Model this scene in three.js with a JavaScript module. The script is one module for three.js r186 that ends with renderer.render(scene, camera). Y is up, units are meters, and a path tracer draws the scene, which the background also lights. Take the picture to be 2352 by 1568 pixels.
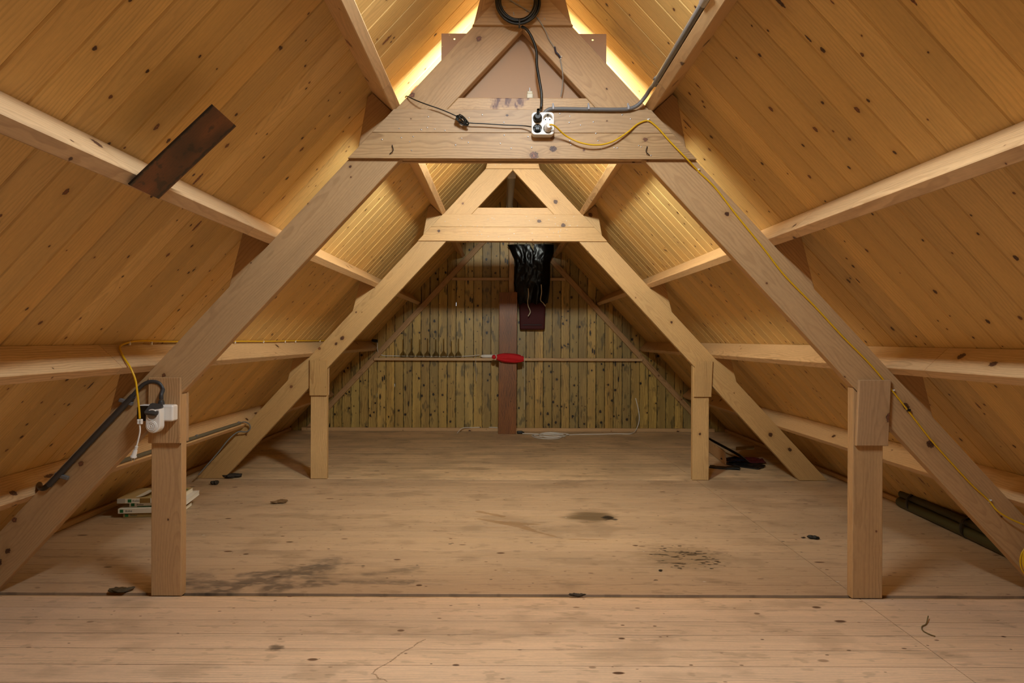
import * as THREE from 'three';
import { mergeGeometries as mergeAll } from 'three/addons/utils/BufferGeometryUtils.js';
import { RoundedBoxGeometry } from 'three/addons/geometries/RoundedBoxGeometry.js';
import { RectAreaLightUniformsLib } from 'three/addons/lights/RectAreaLightUniformsLib.js';

// ---------- camera, sky, lights, exposure ----------
const scene = new THREE.Scene();
const renderer = new THREE.WebGLRenderer({ antialias: true });
renderer.toneMapping = THREE.LinearToneMapping;
renderer.toneMappingExposure = 1.07;
renderer.shadowMap.enabled = true;
RectAreaLightUniformsLib.init();
scene.background = new THREE.Color(3.2, 3.6, 4.2);           // overcast sky, only seen through knot holes in the gable

const F = 1500, CAMX = -0.092, CAMY = 1.163, ROLL = 0.0036;   // focal length in pixels of a 2352 x 1568 picture
const camera = new THREE.PerspectiveCamera(2 * Math.atan(784 / F) * 180 / Math.PI, 2352 / 1568, 0.05, 60);
camera.position.set(CAMX, CAMY, 0);
camera.rotation.z = ROLL;
camera.setViewOffset(2352, 1568, 25, 6, 2352, 1568);
scene.add(camera);

const NEAR_LAMP = { d0: 1.38, d1: 1.98, y: 2.65, w: 0.11, color: [0.87, 0.985, 1.06], power: 205, side: 0.3 };   // short tube lamp under the ridge, above the viewer
const MID_LAMP = { d: 3.03, y: 2.31, w: 0.26, h: 0.19, tilt: 0.18, color: [0.95, 0.995, 0.90], power: 700 };      // flat flood lamp behind the hardboard panel, facing the gable

// ---------- the building's measures (metres; x from the ridge's middle, y from the floor, depth d = -z from the camera) ----------
const M = 1.075, AL = Math.atan(M), CA = Math.cos(AL), SA = Math.sin(AL);
const OUT = 2.809, INN = 2.558, RIDGE = 3.012;                // height at the middle of rafter outer edge, rafter inner edge, roof boards
const D1 = 2.94, D2 = 5.40, DG = 8.25, TH = 0.048;            // near truss, far truss, gable wall, timber thickness
const PX = [0.551, 1.108, 1.645, 2.19];                       // purlins' inner top corner
const at = (px, py, d) => {                                   // the point that stands at this place of the photograph, at depth d
  const x = px - 1151, y = 778 - py;
  return new THREE.Vector3(CAMX + (x - ROLL * y) / F * d, CAMY + (y + ROLL * x) / F * d, -d);
};
const V3 = (x, y, z) => new THREE.Vector3(x, y, z);
const V2 = (x, y) => new THREE.Vector2(x, y);

// ---------- random numbers and noise ----------
function rngOf(seed) { let a = seed >>> 0; return () => { a = (a + 0x6D2B79F5) | 0; let t = Math.imul(a ^ (a >>> 15), 1 | a); t = (t + Math.imul(t ^ (t >>> 7), 61 | t)) ^ t; return ((t ^ (t >>> 14)) >>> 0) / 4294967296; }; }
const rand = rngOf(20417);
const LAT = new Float32Array(65536); { const r = rngOf(77); for (let i = 0; i < 65536; i++) LAT[i] = r(); }
function noise(x, y, p = 256) {                               // value noise that repeats every p in x
  const xf = Math.floor(x), yf = Math.floor(y); let u = x - xf, v = y - yf;
  u = u * u * (3 - 2 * u); v = v * v * (3 - 2 * v);
  let x0 = xf % p; if (x0 < 0) x0 += p; let x1 = x0 + 1; if (x1 >= p) x1 = 0;
  const a = (yf & 255) << 8, b = ((yf + 1) & 255) << 8;
  const p0 = LAT[a + (x0 & 255)], p1 = LAT[a + (x1 & 255)], q0 = LAT[b + (x0 & 255)], q1 = LAT[b + (x1 & 255)];
  const m = p0 + (p1 - p0) * u; return m + (q0 + (q1 - q0) * u - m) * v;
}
const fbm = (x, y, o = 4) => { let s = 0, a = 0.5, n = 0; for (let i = 0; i < o; i++) { s += a * noise(x, y); n += a; x = x * 2.03 + 17.1; y = y * 2.03 + 5.7; a *= 0.5; } return s / n; };
const sm = (a, b, x) => { let t = (x - a) / (b - a); t = t < 0 ? 0 : t > 1 ? 1 : t; return t * t * (3 - 2 * t); };

function finish(data, W, H) {
  const t = new THREE.DataTexture(data, W, H, THREE.RGBAFormat, THREE.UnsignedByteType);
  t.colorSpace = THREE.SRGBColorSpace; t.wrapS = t.wrapT = THREE.RepeatWrapping; t.magFilter = THREE.LinearFilter; t.minFilter = THREE.LinearMipmapLinearFilter; t.generateMipmaps = true; t.needsUpdate = true;
  return t;
}
// A sheet of sawn boards lying side by side: rows across v, the grain along u.
function woodSheet(o) {
  const { W, H, rows, rowH, len, seed } = o, r = rngOf(seed), data = new Uint8Array(W * H * 4);
  const hpx = H / rows;
  for (let k = 0; k < rows; k++) {
    const tone = 1 + (r() - 0.5) * o.toneVar, warm = (r() - 0.5) * o.warmVar, c = rowH * (r() * 1.6 - 0.3), dep = 0.012 + r() * 0.035, sd = r() * 200, ringW = o.ringW * (0.7 + 0.7 * r()), ringA = o.ring * (0.5 + r());
    const knots = [];
    const n = Math.round(len * o.knots * (0.5 + r()));
    for (let i = 0; i < n; i++) { const small = r() < 0.45; knots.push({ u: r() * len, v: rowH * (0.08 + 0.84 * r()), a: small ? 0.0022 + r() * 0.003 : o.knotA * (0.6 + 0.8 * r()), e: r() < o.spike ? 0.28 : 0.7 + 0.25 * r(), sound: r() < o.pale, s: r() * 90 }); }
    const j0 = Math.round(k * hpx), j1 = Math.round((k + 1) * hpx);
    const bins = new Array(64).fill(null).map(() => []);
    for (const q of knots) { const reach = q.a * 6 / q.e; const b0 = Math.floor((q.u - reach) / len * 64), b1 = Math.floor((q.u + reach) / len * 64); for (let b = b0; b <= b1; b++) bins[((b % 64) + 64) % 64].push(q); }
    for (let j = j0; j < j1; j++) {
      const v = (j - j0 + 0.5) / hpx * rowH;
      for (let i = 0; i < W; i++) {
        const t = (i + 0.5) / W, u = t * len;
        let push = 0, kr = 0, kg = 0, kb = 0, kw = 0, halo = 0;
        for (const q of bins[(t * 64) | 0]) {
          let du = u - q.u; if (du > len / 2) du -= len; else if (du < -len / 2) du += len;
          const dv = v - q.v, x = du * q.e, d2 = x * x + dv * dv, a2 = q.a * q.a;
          if (d2 > a2 * 30) continue;
          push += q.a * 1.5 * Math.exp(-d2 / (3.5 * a2)) * (dv < 0 ? -1 : 1) * Math.min(1, Math.abs(dv) / q.a + 0.3);
          const d = Math.sqrt(d2) / q.a + (noise(u * 220 + q.s, v * 220) - 0.5) * 0.45;
          halo += Math.exp(-d * d / 3.2) * 0.6;
          const m = 1 - sm(0.82, 1.12, d);
          if (m > kw) { kw = m; const ringk = 0.8 + 0.25 * Math.sin(d * 11); const g = q.sound ? 1.55 : 1; const edge = sm(0.6, 0.95, d) * (q.sound ? 0.45 : 0.2); kr = o.knot[0] * ringk * g * (1 - edge); kg = o.knot[1] * ringk * g * (1 - edge); kb = o.knot[2] * ringk * g * (1 - edge); }
        }
        const dw = dep * (0.35 + 1.6 * noise(t * 5, sd, 5)) ;
        const vv = v - c + push + (noise(t * 9, sd + 3, 9) - 0.5) * 0.02;
        const R = Math.sqrt(vv * vv + dw * dw) / ringW + 0.7 * noise(t * 40, v * 60 + sd, 40);
        const f = R - Math.floor(R);
        const late = sm(0.35, 0.86, f) * (1 - sm(0.88, 1, f)) * (0.55 + 0.9 * noise(t * 14, v * 30 + sd, 14));
        const fine = noise(t * 90, v * 900 + sd, 90) - 0.5, broad = noise(t * 7, v * 18 + sd, 7) - 0.5, mot = noise(t * 200, v * 160 + sd, 200) - 0.5;
        const L = tone * (1 + fine * o.fine + broad * o.broad + mot * 0.03) * (1 - ringA * late) * (1 - 0.16 * Math.min(1, halo));
        let R_ = o.base[0] * L * (1 + warm * 0.3), G_ = o.base[1] * L * (1 - 0.06 * late * ringA * 4) * (1 - 0.06 * Math.min(1, halo)), B_ = o.base[2] * L * (1 - 0.12 * late * ringA * 4 - warm) * (1 - 0.16 * Math.min(1, halo));
        if (o.edge) {                                          // mould and dirt along the joints of old boards
          const e = Math.min(v, rowH - v), gk = fbm(t * 60 + sd, v * 55, 3);
          const dd = o.edge * (sm(0.010, 0.0, e + (gk - 0.5) * 0.018) * 1.0 + sm(0.64, 0.8, fbm(t * 26 + sd * 3, v * 26 + 9, 3)) * 0.6);
          R_ *= 1 - dd * 0.62; G_ *= 1 - dd * 0.6; B_ *= 1 - dd * 0.55;
        }
        if (o.mark) { const [m, a, b, c2] = o.mark(u, v); R_ += (a - R_) * m; G_ += (b - G_) * m; B_ += (c2 - B_) * m; }
        R_ += (kr - R_) * kw; G_ += (kg - G_) * kw; B_ += (kb - B_) * kw;
        const p = (j * W + i) * 4; data[p] = Math.max(0, Math.min(255, R_)); data[p + 1] = Math.max(0, Math.min(255, G_)); data[p + 2] = Math.max(0, Math.min(255, B_)); data[p + 3] = 255;
      }
    }
  }
  return { tex: finish(data, W, H), data, W, H, len, rowH, rows, totH: rows * rowH };
}
const roofSheet = woodSheet({ W: 2048, H: 2048, rows: 16, rowH: 0.126, len: 2.62, seed: 5, toneVar: 0.11, warmVar: 0.08, ringW: 0.011, ring: 0.05, knots: 4.4, knotA: 0.0064, spike: 0.07, pale: 0.35, knot: [96, 58, 32], base: [215, 177, 110], fine: 0.05, broad: 0.06 });
const beamSheet = woodSheet({ W: 2048, H: 1024, rows: 7, rowH: 0.186, len: 2.62, seed: 11, toneVar: 0.07, warmVar: 0.06, ringW: 0.010, ring: 0.085, knots: 2.6, knotA: 0.0125, spike: 0.04, pale: 0.35, knot: [104, 66, 44], base: [206, 169, 123], fine: 0.06, broad: 0.06 });
const gableSheet = woodSheet({ W: 2048, H: 1024, rows: 9, rowH: 0.112, len: 3.1, seed: 23, toneVar: 0.2, warmVar: 0.14, ringW: 0.012, ring: 0.13, knots: 5.0, knotA: 0.010, spike: 0.1, pale: 0.1, knot: [40, 26, 14], base: [184, 154, 88], fine: 0.09, broad: 0.2, edge: 0.8 });
const brownSheet = woodSheet({ W: 1024, H: 512, rows: 2, rowH: 0.25, len: 1.6, seed: 31, toneVar: 0.05, warmVar: 0.03, ringW: 0.013, ring: 0.22, knots: 0.5, knotA: 0.006, spike: 0, pale: 0, knot: [50, 26, 14], base: [140, 86, 36], fine: 0.1, broad: 0.14 });
const stainSheet = woodSheet({ W: 1024, H: 256, rows: 1, rowH: 0.15, len: 0.6, seed: 37, toneVar: 0, warmVar: 0, ringW: 0.009, ring: 0.1, knots: 0, knotA: 0.006, spike: 0, pale: 0, knot: [30, 16, 8], base: [96, 56, 26], fine: 0.2, broad: 0.7, edge: 1.1 });

const tieMark = (u, v) => { const n = fbm(u * 40, v * 40, 4), e = Math.max(Math.abs(u - 0.53) / 0.085, Math.abs(v - 0.262) / 0.034) + (n - 0.5) * 1.1; return [sm(1.05, 0.55, e) * (0.25 + 0.7 * sm(0.4, 0.65, fbm(u * 70 + 9, v * 30, 3))), 104, 66, 52]; };
const tieSheet = woodSheet({ W: 1024, H: 256, rows: 1, rowH: 0.28, len: 1.2, seed: 53, toneVar: 0, warmVar: 0, ringW: 0.012, ring: 0.09, knots: 3, knotA: 0.009, spike: 0, pale: 0.5, knot: [104, 66, 44], base: [208, 171, 124], fine: 0.06, broad: 0.06, mark: tieMark });

// The floor of one bay: boards along x, worn and stained where the photograph shows it.
function floorSheet(o) {
  const { W, H, x0, x1, d0, d1, seed, bw, dark } = o, r = rngOf(seed), data = new Uint8Array(W * H * 4), n = Math.round((d1 - d0) / bw), kx = (x1 - x0) / W, kd = (d1 - d0) / H;
  const rows = []; for (let k = 0; k <= n; k++) { const kn = []; const m = Math.round((x1 - x0) * 3.4); for (let i = 0; i < m; i++) { const big = r() < 0.18; kn.push({ x: x0 + r() * (x1 - x0), y: bw * (0.1 + 0.8 * r()), a: big ? 0.005 + r() * 0.006 : 0.0018 + r() * 0.0028, e: 0.35 + 0.4 * r(), k: 0.35 + 0.6 * r() }); } rows.push({ tone: 1 + (r() - 0.5) * 0.07, c: bw * (r() * 1.6 - 0.3), dep: 0.02 + r() * 0.03, s: r() * 200, kn }); }
  const bins = rows.map(w => { const b = new Array(128).fill(null).map(() => []); for (const q of w.kn) for (let i = Math.floor((q.x - 0.05 - x0) / (x1 - x0) * 128); i <= Math.floor((q.x + 0.05 - x0) / (x1 - x0) * 128); i++) if (i >= 0 && i < 128) b[i].push(q); return b; });
  for (let j = 0; j < H; j++) {
    const d = d0 + (j + 0.5) * kd, k = Math.min(n, Math.floor((d - d0) / bw)), v = d - d0 - k * bw, w = rows[k];
    for (let i = 0; i < W; i++) {
      const x = x0 + (i + 0.5) * kx;
      const vv = v - w.c + (noise(x * 1.2 + w.s, w.s) - 0.5) * 0.03, dw = w.dep * (0.4 + 1.5 * noise(x * 0.9 + w.s, 4));
      const R = Math.sqrt(vv * vv + dw * dw) / 0.011 + 0.6 * noise(x * 9, v * 60 + w.s), f = R - Math.floor(R);
      const late = sm(0.4, 0.86, f) * (1 - sm(0.88, 1, f)) * noise(x * 4, v * 40 + w.s);
      let L = w.tone * (1 - 0.10 * late) * (1 + 0.07 * (noise(x * 18, v * 500 + w.s) - 0.5) + 0.10 * (fbm(x * 1.6, d * 2.4, 3) - 0.5) + 0.03 * (noise(x * 130, d * 200) - 0.5));
      let cr = o.base[0] * L, cg = o.base[1] * L, cb = o.base[2] * L;
      const grime = sm(0.56, 0.78, fbm(x * 4.2 + 40, d * 7 + seed, 4)) * 0.22 * o.grime + sm(0.66, 0.8, fbm(x * 16, d * 46 + seed, 3)) * 0.22 * o.grime;   // scuffs along the grain
      cr += (108 - cr) * grime; cg += (88 - cg) * grime; cb += (66 - cb) * grime;
      for (const q of bins[k][Math.min(127, ((x - x0) / (x1 - x0) * 128) | 0)]) { const dx = (x - q.x) * q.e, dy = v - q.y, t = Math.sqrt(dx * dx + dy * dy) / q.a; if (t < 1.5) { const m = (1 - sm(0.7, 1.3, t)) * q.k; cr += (84 - cr) * m; cg += (56 - cg) * m; cb += (38 - cb) * m; } }
      if (dark) { const q = dark(x, d); if (q) for (const [m, a, b, c] of q) { cr += (a - cr) * m; cg += (b - cg) * m; cb += (c - cb) * m; } }
      const p = (j * W + i) * 4; data[p] = cr; data[p + 1] = cg; data[p + 2] = cb; data[p + 3] = 255;
    }
  }
  return { tex: finish(data, W, H), x0, x1, d0, d1, bw, n };
}
const seg = (x, d, ax, ad, bx, bd) => { const vx = bx - ax, vd = bd - ad; let t = ((x - ax) * vx + (d - ad) * vd) / (vx * vx + vd * vd); t = t < 0 ? 0 : t > 1 ? 1 : t; return [Math.hypot(x - ax - vx * t, d - ad - vd * t), t]; };
const spill = [[-0.24, 4.40, 0.018, -0.08, 4.28, 0.022], [-0.24, 4.22, 0.012, 0.02, 4.08, 0.04], [0.02, 4.08, 0.04, 0.12, 3.95, 0.01], [0.12, 3.95, 0.007, 0.27, 3.81, 0.007], [0.24, 3.80, 0.008, 0.52, 3.79, 0.006], [-0.03, 4.13, 0.03, 0.17, 4.09, 0.004], [-0.2, 4.03, 0.002, -0.06, 4.02, 0.003]];
const drops = []; { const r = rngOf(91); for (let i = 0; i < 60; i++) drops.push([-2 + r() * 4, 3.1 + r() * 2.1, 0.002 + r() * 0.004, r()]); for (let i = 0; i < 46; i++) { const a = r() * 6.3, q = Math.pow(r(), 0.7); drops.push([0.9 + Math.cos(a) * 0.2 * q, 3.5 + Math.sin(a) * 0.2 * q, 0.002 + r() * 0.006, 0.3 * r()]); } }
const midMarks = (x, d) => {
  const out = [];
  { // round burn mark with a charred end
    const ex = (x - 0.50) / 0.17, ed = (d - 4.28) / 0.13, q = Math.sqrt(ex * ex + ed * ed) + (fbm(x * 7, d * 34, 3) - 0.5) * 0.55;
    if (q < 1.6) { out.push([sm(1.25, 0.55, q) * 0.68, 86, 68, 44]); const c = Math.hypot((x - 0.62) / 0.06, (d - 4.25) / 0.07) + (fbm(x * 26, d * 40, 3) - 0.5) * 1.3; out.push([sm(0.9, 0.3, c) * 0.85, 30, 24, 18]); }
  }
  if (x < -0.5 && d < 3.7) { // soot smeared over the boards behind the post
    const a = seg(x, d, -1.45, 2.98, -1.0, 3.30), b = seg(x, d, -1.18, 3.02, -0.98, 3.14), c = seg(x, d, -1.04, 3.34, -0.86, 3.38), e = seg(x, d, -0.84, 3.12, -0.52, 3.12), g = seg(x, d, -0.74, 3.22, -0.54, 3.30), h = seg(x, d, -1.70, 3.03, -1.55, 3.12);
    const n1 = fbm(x * 9 + 3, d * 13, 4), n2 = fbm(x * 22, d * 40 + 8, 3);
    let m = Math.max(sm(0.16, 0.02, a[0] + (n1 - 0.5) * 0.26), 0.9 * sm(0.1, 0.01, b[0] + (n1 - 0.5) * 0.2), sm(0.045, 0.0, c[0] + (n1 - 0.5) * 0.07), 0.8 * sm(0.055, 0.0, e[0] + (n2 - 0.5) * 0.11), 0.6 * sm(0.05, 0, g[0] + (n1 - 0.5) * 0.1), 0.8 * sm(0.13, 0.0, h[0] + (n1 - 0.5) * 0.22));
    m *= 0.35 + 0.9 * sm(0.3, 0.62, n2); if (m > 0.01) out.push([Math.min(0.6, m * 0.54), 78, 68, 58]);
  }
  if (Math.hypot(x - 0.9, d - 3.5) < 0.45) { const q = Math.hypot((x - 0.9) / 0.24, (d - 3.5) / 0.2), n = fbm(x * 20, d * 55, 4); out.push([sm(1.3, 0.2, q + (n - 0.5)) * 0.3, 92, 70, 40], [sm(1.25, 0.3, q) * sm(0.56, 0.7, n) * 0.8, 58, 46, 32]); }
  for (const [ax, ad, ra, bx, bd, rb] of spill) { const [q, t] = seg(x, d, ax, ad, bx, bd); if (q < 0.06) { const rr = ra + (rb - ra) * t, e = q - rr + (fbm(x * 18, d * 30, 3) - 0.5) * 0.02; const m = sm(0.003, -0.003, e) * 0.42; if (m > 0) { out.push([m, 128, 92, 54]); break; } } }
  for (const [ax, ad, rr, c] of drops) { if (Math.abs(x - ax) < 0.02 && Math.abs(d - ad) < 0.02) { const q = Math.hypot((x - ax) * 0.6, d - ad); if (q < rr) out.push([0.8, c < 0.72 ? 44 : 205, c < 0.72 ? 34 : 196, c < 0.72 ? 24 : 184]); } }
  return out;
};
const crackPts = []; { const r = rngOf(3), k = [[-0.385, 2.53], [-0.40, 2.503], [-0.442, 2.433], [-0.493, 2.351], [-0.536, 2.274], [-0.516, 2.245], [-0.461, 2.208]]; for (let i = 0; i < k.length - 1; i++) for (let q = 0; q < 4; q++) crackPts.push([k[i][0] + (k[i + 1][0] - k[i][0]) * q / 4 + (r() - 0.5) * 0.012, k[i][1] + (k[i + 1][1] - k[i][1]) * q / 4 + (r() - 0.5) * 0.01]); }
const nearMarks = (x, d) => {
  const out = [];
  for (let i = 0; i < crackPts.length - 1; i++) { const [q] = seg(x, d, crackPts[i][0], crackPts[i][1], crackPts[i + 1][0], crackPts[i + 1][1]); if (q < 0.006) { const m = sm(0.0035, 0.001, q + (noise(x * 200, d * 200) - 0.5) * 0.003) * 0.55; if (m > 0) { out.push([m, 104, 74, 48]); break; } } }
  const e = Math.hypot((x + 0.93) / 0.035, (d - 2.45) / 0.03) + (fbm(x * 40, d * 60, 3) - 0.5) * 1.2; if (e < 1.2) out.push([sm(1.1, 0.3, e) * 0.6, 70, 58, 46]);
  return out;
};
const farMarks = (x, d) => { const n = fbm(x * 3 + 9, d * 5, 4); return [[sm(0.35, 0.75, n) * 0.28, 138, 118, 94]]; };
const BW = 0.1225;
const floorNear = floorSheet({ W: 2048, H: 1024, x0: -2.0, x1: 2.0, d0: D1 - 8.5 * BW - 0.002, d1: D1 - 0.002, seed: 41, bw: BW, base: [222, 190, 157], grime: 0.8, dark: nearMarks });
const floorMid = floorSheet({ W: 2048, H: 2048, x0: -2.9, x1: 2.9, d0: D1 + 0.036, d1: D1 + 0.036 + 20 * 0.1211, seed: 43, bw: 0.1211, base: [189, 160, 128], grime: 1.0, dark: midMarks });
const floorFar = floorSheet({ W: 1024, H: 1024, x0: -2.9, x1: 2.9, d0: D2 + 0.016, d1: DG, seed: 47, bw: (DG - D2 - 0.016) / 23, base: [216, 184, 144], grime: 1.1, dark: farMarks });

// ---------- materials ----------
const std = (c, rough = 0.6, extra = {}) => new THREE.MeshStandardMaterial({ color: c, roughness: rough, metalness: 0, ...extra });
const tinted = (tex, list, rough) => list.map(c => new THREE.MeshStandardMaterial({ map: tex, color: new THREE.Color().setRGB(...c), roughness: rough }));
const roofMats = tinted(roofSheet.tex, [[1, 1, 1], [0.96, 0.95, 0.93], [1, 0.97, 0.92], [0.93, 0.92, 0.9], [0.99, 0.98, 0.97]], 0.55);
const beamMats = tinted(beamSheet.tex, [[1, 1, 1], [0.97, 0.95, 0.93], [0.95, 0.95, 0.94], [1, 0.97, 0.94]], 0.5);
const nearMats = tinted(beamSheet.tex, [[0.85, 0.83, 0.80], [0.83, 0.81, 0.78], [0.81, 0.79, 0.77], [0.85, 0.82, 0.78]], 0.5);
const paleMats = tinted(beamSheet.tex, [[0.82, 0.8, 0.68], [0.82, 0.79, 0.66], [0.79, 0.77, 0.65], [0.82, 0.8, 0.7]], 0.5);
const cleatMat = tinted(beamSheet.tex, [[0.74, 0.71, 0.70]], 0.65)[0];
const packMat = tinted(beamSheet.tex, [[0.80, 0.74, 0.66]], 0.6)[0];
const gableMats = tinted(gableSheet.tex, [[1, 1, 1], [0.88, 0.9, 0.86], [0.95, 0.92, 0.86], [0.8, 0.8, 0.78]], 0.46);
const tieMat = tinted(tieSheet.tex, [[0.9, 0.88, 0.86]], 0.5)[0];
const brownMat = tinted(brownSheet.tex, [[1, 1, 1]], 0.45)[0], stainMat = tinted(stainSheet.tex, [[0.85, 0.74, 0.6]], 0.4)[0];
const shellMat = std(0xa8814f, 0.8), dirtMat = std(0x2c1e12, 0.9);
const whitePlastic = std(0xe9e4dc, 0.35), creamPlastic = std(0xd8cfb4, 0.45), blackPlastic = std(0x17150f, 0.38), greyPlastic = std(0x6d6a68, 0.5), darkGrey = std(0x3b3937, 0.5), yellowPlastic = std(0xd9a90f, 0.42), steel = std(0xb9b9bb, 0.35, { metalness: 0.9 }), holeMat = std(0x0b0a09, 0.8), stringMat = std(0xc9bfa4, 0.9), greyCable = std(0x9c9488, 0.6);

// ---------- names and helpers ----------
const mergeGeometries = list => mergeAll(list.map(g => { const q = g.index ? g.toNonIndexed() : g; for (const k of Object.keys(q.attributes)) if (!['position', 'normal', 'uv'].includes(k)) q.deleteAttribute(k); return q; }));
const used = new Map();
function numbered(name) { const k = used.get(name) || 0; used.set(name, k + 1); return k ? `${name}_${String(k).padStart(3, '0')}` : name; }
function shade(o) { o.traverse(m => { if (m.isMesh) { m.castShadow = true; m.receiveShadow = true; } }); return o; }
function thing(name, label, category, pos = [0, 0, 0], group) { const o = new THREE.Group(); o.name = numbered(name); o.position.set(...pos); o.userData = { label, category }; if (group) o.userData.group = group; scene.add(o); return o; }
function struct(name, geo, mat) { const o = geo ? new THREE.Mesh(geo, mat) : new THREE.Group(); o.name = name; o.userData = { kind: 'structure' }; scene.add(o); return o; }
const partCount = new WeakMap();
function part(name, geo, mat, parent, label) {               // geometry in world axes; the parent's own position is taken off
  const m = new THREE.Mesh(geo, mat); let c = partCount.get(parent); if (!c) partCount.set(parent, c = new Map());
  const k = c.get(name) || 0; c.set(name, k + 1); m.name = k ? `${name}_${String(k).padStart(3, '0')}` : name;
  const w = V3(0, 0, 0); for (let p = parent; p; p = p.parent) w.add(p.position); m.position.copy(w).negate();
  if (label) m.userData.label = label; parent.add(m); return m;
}
function single(name, geo, mat, label, category, group) { geo.computeBoundingBox(); const b = geo.boundingBox, c = V3((b.min.x + b.max.x) / 2, b.min.y, (b.min.z + b.max.z) / 2); geo.translate(-c.x, -c.y, -c.z); const m = new THREE.Mesh(geo, mat); m.name = numbered(name); m.position.copy(c); m.userData = { label, category }; if (group) m.userData.group = group; scene.add(m); return m; }

// a prism along its own x with a cross-section [y, z] given counter-clockwise seen from +x
function bar(section, L, sheet, row, uOff, flip, frame) {
  const n = section.length, pos = [], uv = [], idx = [];
  let per = 0; const V = [];
  const S = sheet, putUv = (x, y) => { if (!S) { uv.push(x, y); return; } uv.push((flip ? -x : x) / S.len + uOff, (row * S.rowH + Math.max(0.002, Math.min(S.rowH - 0.002, y))) / S.totH); };
  for (let i = 0; i < n; i++) {
    const a = section[i], b = section[(i + 1) % n], k = pos.length / 3;
    for (const [x, p] of [[0, a], [L, a], [L, b], [0, b]]) { pos.push(x, p[0], p[1]); putUv(x, p[0] + Math.abs(p[1]) * 0.8); }
    idx.push(k, k + 1, k + 2, k, k + 2, k + 3);
  }
  const cap = THREE.ShapeUtils.triangulateShape(section.map(p => V2(p[0], p[1])), []);
  for (const [x, rev] of [[0, true], [L, false]]) { const k = pos.length / 3; for (const p of section) { pos.push(x, p[0], p[1]); putUv(p[0] * 0.2, p[0]); } for (const t of cap) rev ? idx.push(k + t[0], k + t[2], k + t[1]) : idx.push(k + t[0], k + t[1], k + t[2]); }
  const g = new THREE.BufferGeometry(); g.setAttribute('position', new THREE.Float32BufferAttribute(pos, 3)); g.setAttribute('uv', new THREE.Float32BufferAttribute(uv, 2)); g.setIndex(idx);
  if (frame) g.applyMatrix4(frame);
  g.computeVertexNormals(); return g;
}
const frameOf = (o, e1, e2, e3) => new THREE.Matrix4().makeBasis(e1, e2, e3).setPosition(o);
const boardSection = (w, t, ch, gap) => [[gap, -t], [w - gap, -t], [w - gap, -ch], [w - gap - ch, 0], [gap + ch, 0], [gap, -ch]];
const boxSection = (w, t, c = 0.003) => [[c, -t], [w - c, -t], [w, -t + c], [w, -c], [w - c, 0], [c, 0], [0, -c], [0, -t + c]];
// a flat piece cut to an outline in the plane of a truss, with grain along dir; its front at depth d, thickness t
function slab(pts, d, t, dir, seed, bevel = 0.0025, sheet = beamSheet) {
  const s = new THREE.Shape(pts.map(p => V2(p[0], p[1])));
  const g = new THREE.ExtrudeGeometry(s, { depth: t - 2 * bevel, bevelEnabled: true, bevelSize: bevel, bevelOffset: -bevel, bevelThickness: bevel, bevelSegments: 1 });
  g.translate(0, 0, -d - t + bevel);
  return grain(g, V3(dir[0], dir[1], 0).normalize(), seed, sheet);
}
function grain(g, dir, seed, sheet = beamSheet) {            // lays the wood along dir, one row of the sheet per piece
  const r = rngOf(Math.round(seed * 7919) + 13), row = Math.floor(r() * sheet.rows), uo = r(), fl = r() < 0.5 ? -1 : 1;
  const p = g.attributes.position, nn = g.attributes.normal, uv = new Float32Array(p.count * 2), ax = Math.abs(dir.z) > 0.9 ? V3(0, 1, 0) : V3(0, 0, 1);
  const across = new THREE.Vector3().crossVectors(dir, ax).normalize(), third = new THREE.Vector3().crossVectors(dir, across).normalize();
  const q = V3(0, 0, 0), m = V3(0, 0, 0); let a0 = 1e9, t0 = 1e9;
  for (let i = 0; i < p.count; i++) { q.fromBufferAttribute(p, i); a0 = Math.min(a0, q.dot(across)); t0 = Math.min(t0, q.dot(third)); }
  for (let i = 0; i < p.count; i++) {
    q.fromBufferAttribute(p, i); m.fromBufferAttribute(nn, i);
    const fa = Math.abs(m.dot(across)), ft = Math.abs(m.dot(third)), fd = Math.abs(m.dot(dir));
    let u = q.dot(dir), v = q.dot(across) - a0;
    if (fa > ft && fa > fd) v = q.dot(third) - t0 + 0.01; else if (fd > ft) { u = (q.dot(third) - t0) * 0.15; }
    uv[2 * i] = fl * u / sheet.len + uo; uv[2 * i + 1] = (row * sheet.rowH + Math.max(0.002, Math.min(sheet.rowH - 0.002, v))) / sheet.totH;
  }
  g.setAttribute('uv', new THREE.BufferAttribute(uv, 2)); return g;
}
function block(x0, x1, y0, y1, d0, d1, dir, seed, b = 0.003, sheet = beamSheet) { return slab([[x0, y0], [x1, y0], [x1, y1], [x0, y1]], d0, d1 - d0, dir, seed, b, sheet); }
const tube = (pts, r, n = 0, closed = false, rad = 8) => new THREE.TubeGeometry(new THREE.CatmullRomCurve3(pts, closed, 'centripetal'), n || pts.length * 7, r, rad, closed);
const capped = (pts, r, n, rad = 8) => mergeGeometries([tube(pts, r, n, false, rad), new THREE.SphereGeometry(r, 8, 6).translate(...pts[0].toArray()), new THREE.SphereGeometry(r, 8, 6).translate(...pts[pts.length - 1].toArray())]);
const rbox = (w, h, t, r, x, y, z) => new RoundedBoxGeometry(w, h, t, 3, r).translate(x, y, z);
const cyl = (a, b, r0, r1 = r0, n = 20) => { const d = b.clone().sub(a), L = d.length(), g = new THREE.CylinderGeometry(r1, r0, L, n); g.translate(0, L / 2, 0); g.applyQuaternion(new THREE.Quaternion().setFromUnitVectors(V3(0, 1, 0), d.normalize())); g.translate(a.x, a.y, a.z); return g; };

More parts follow.
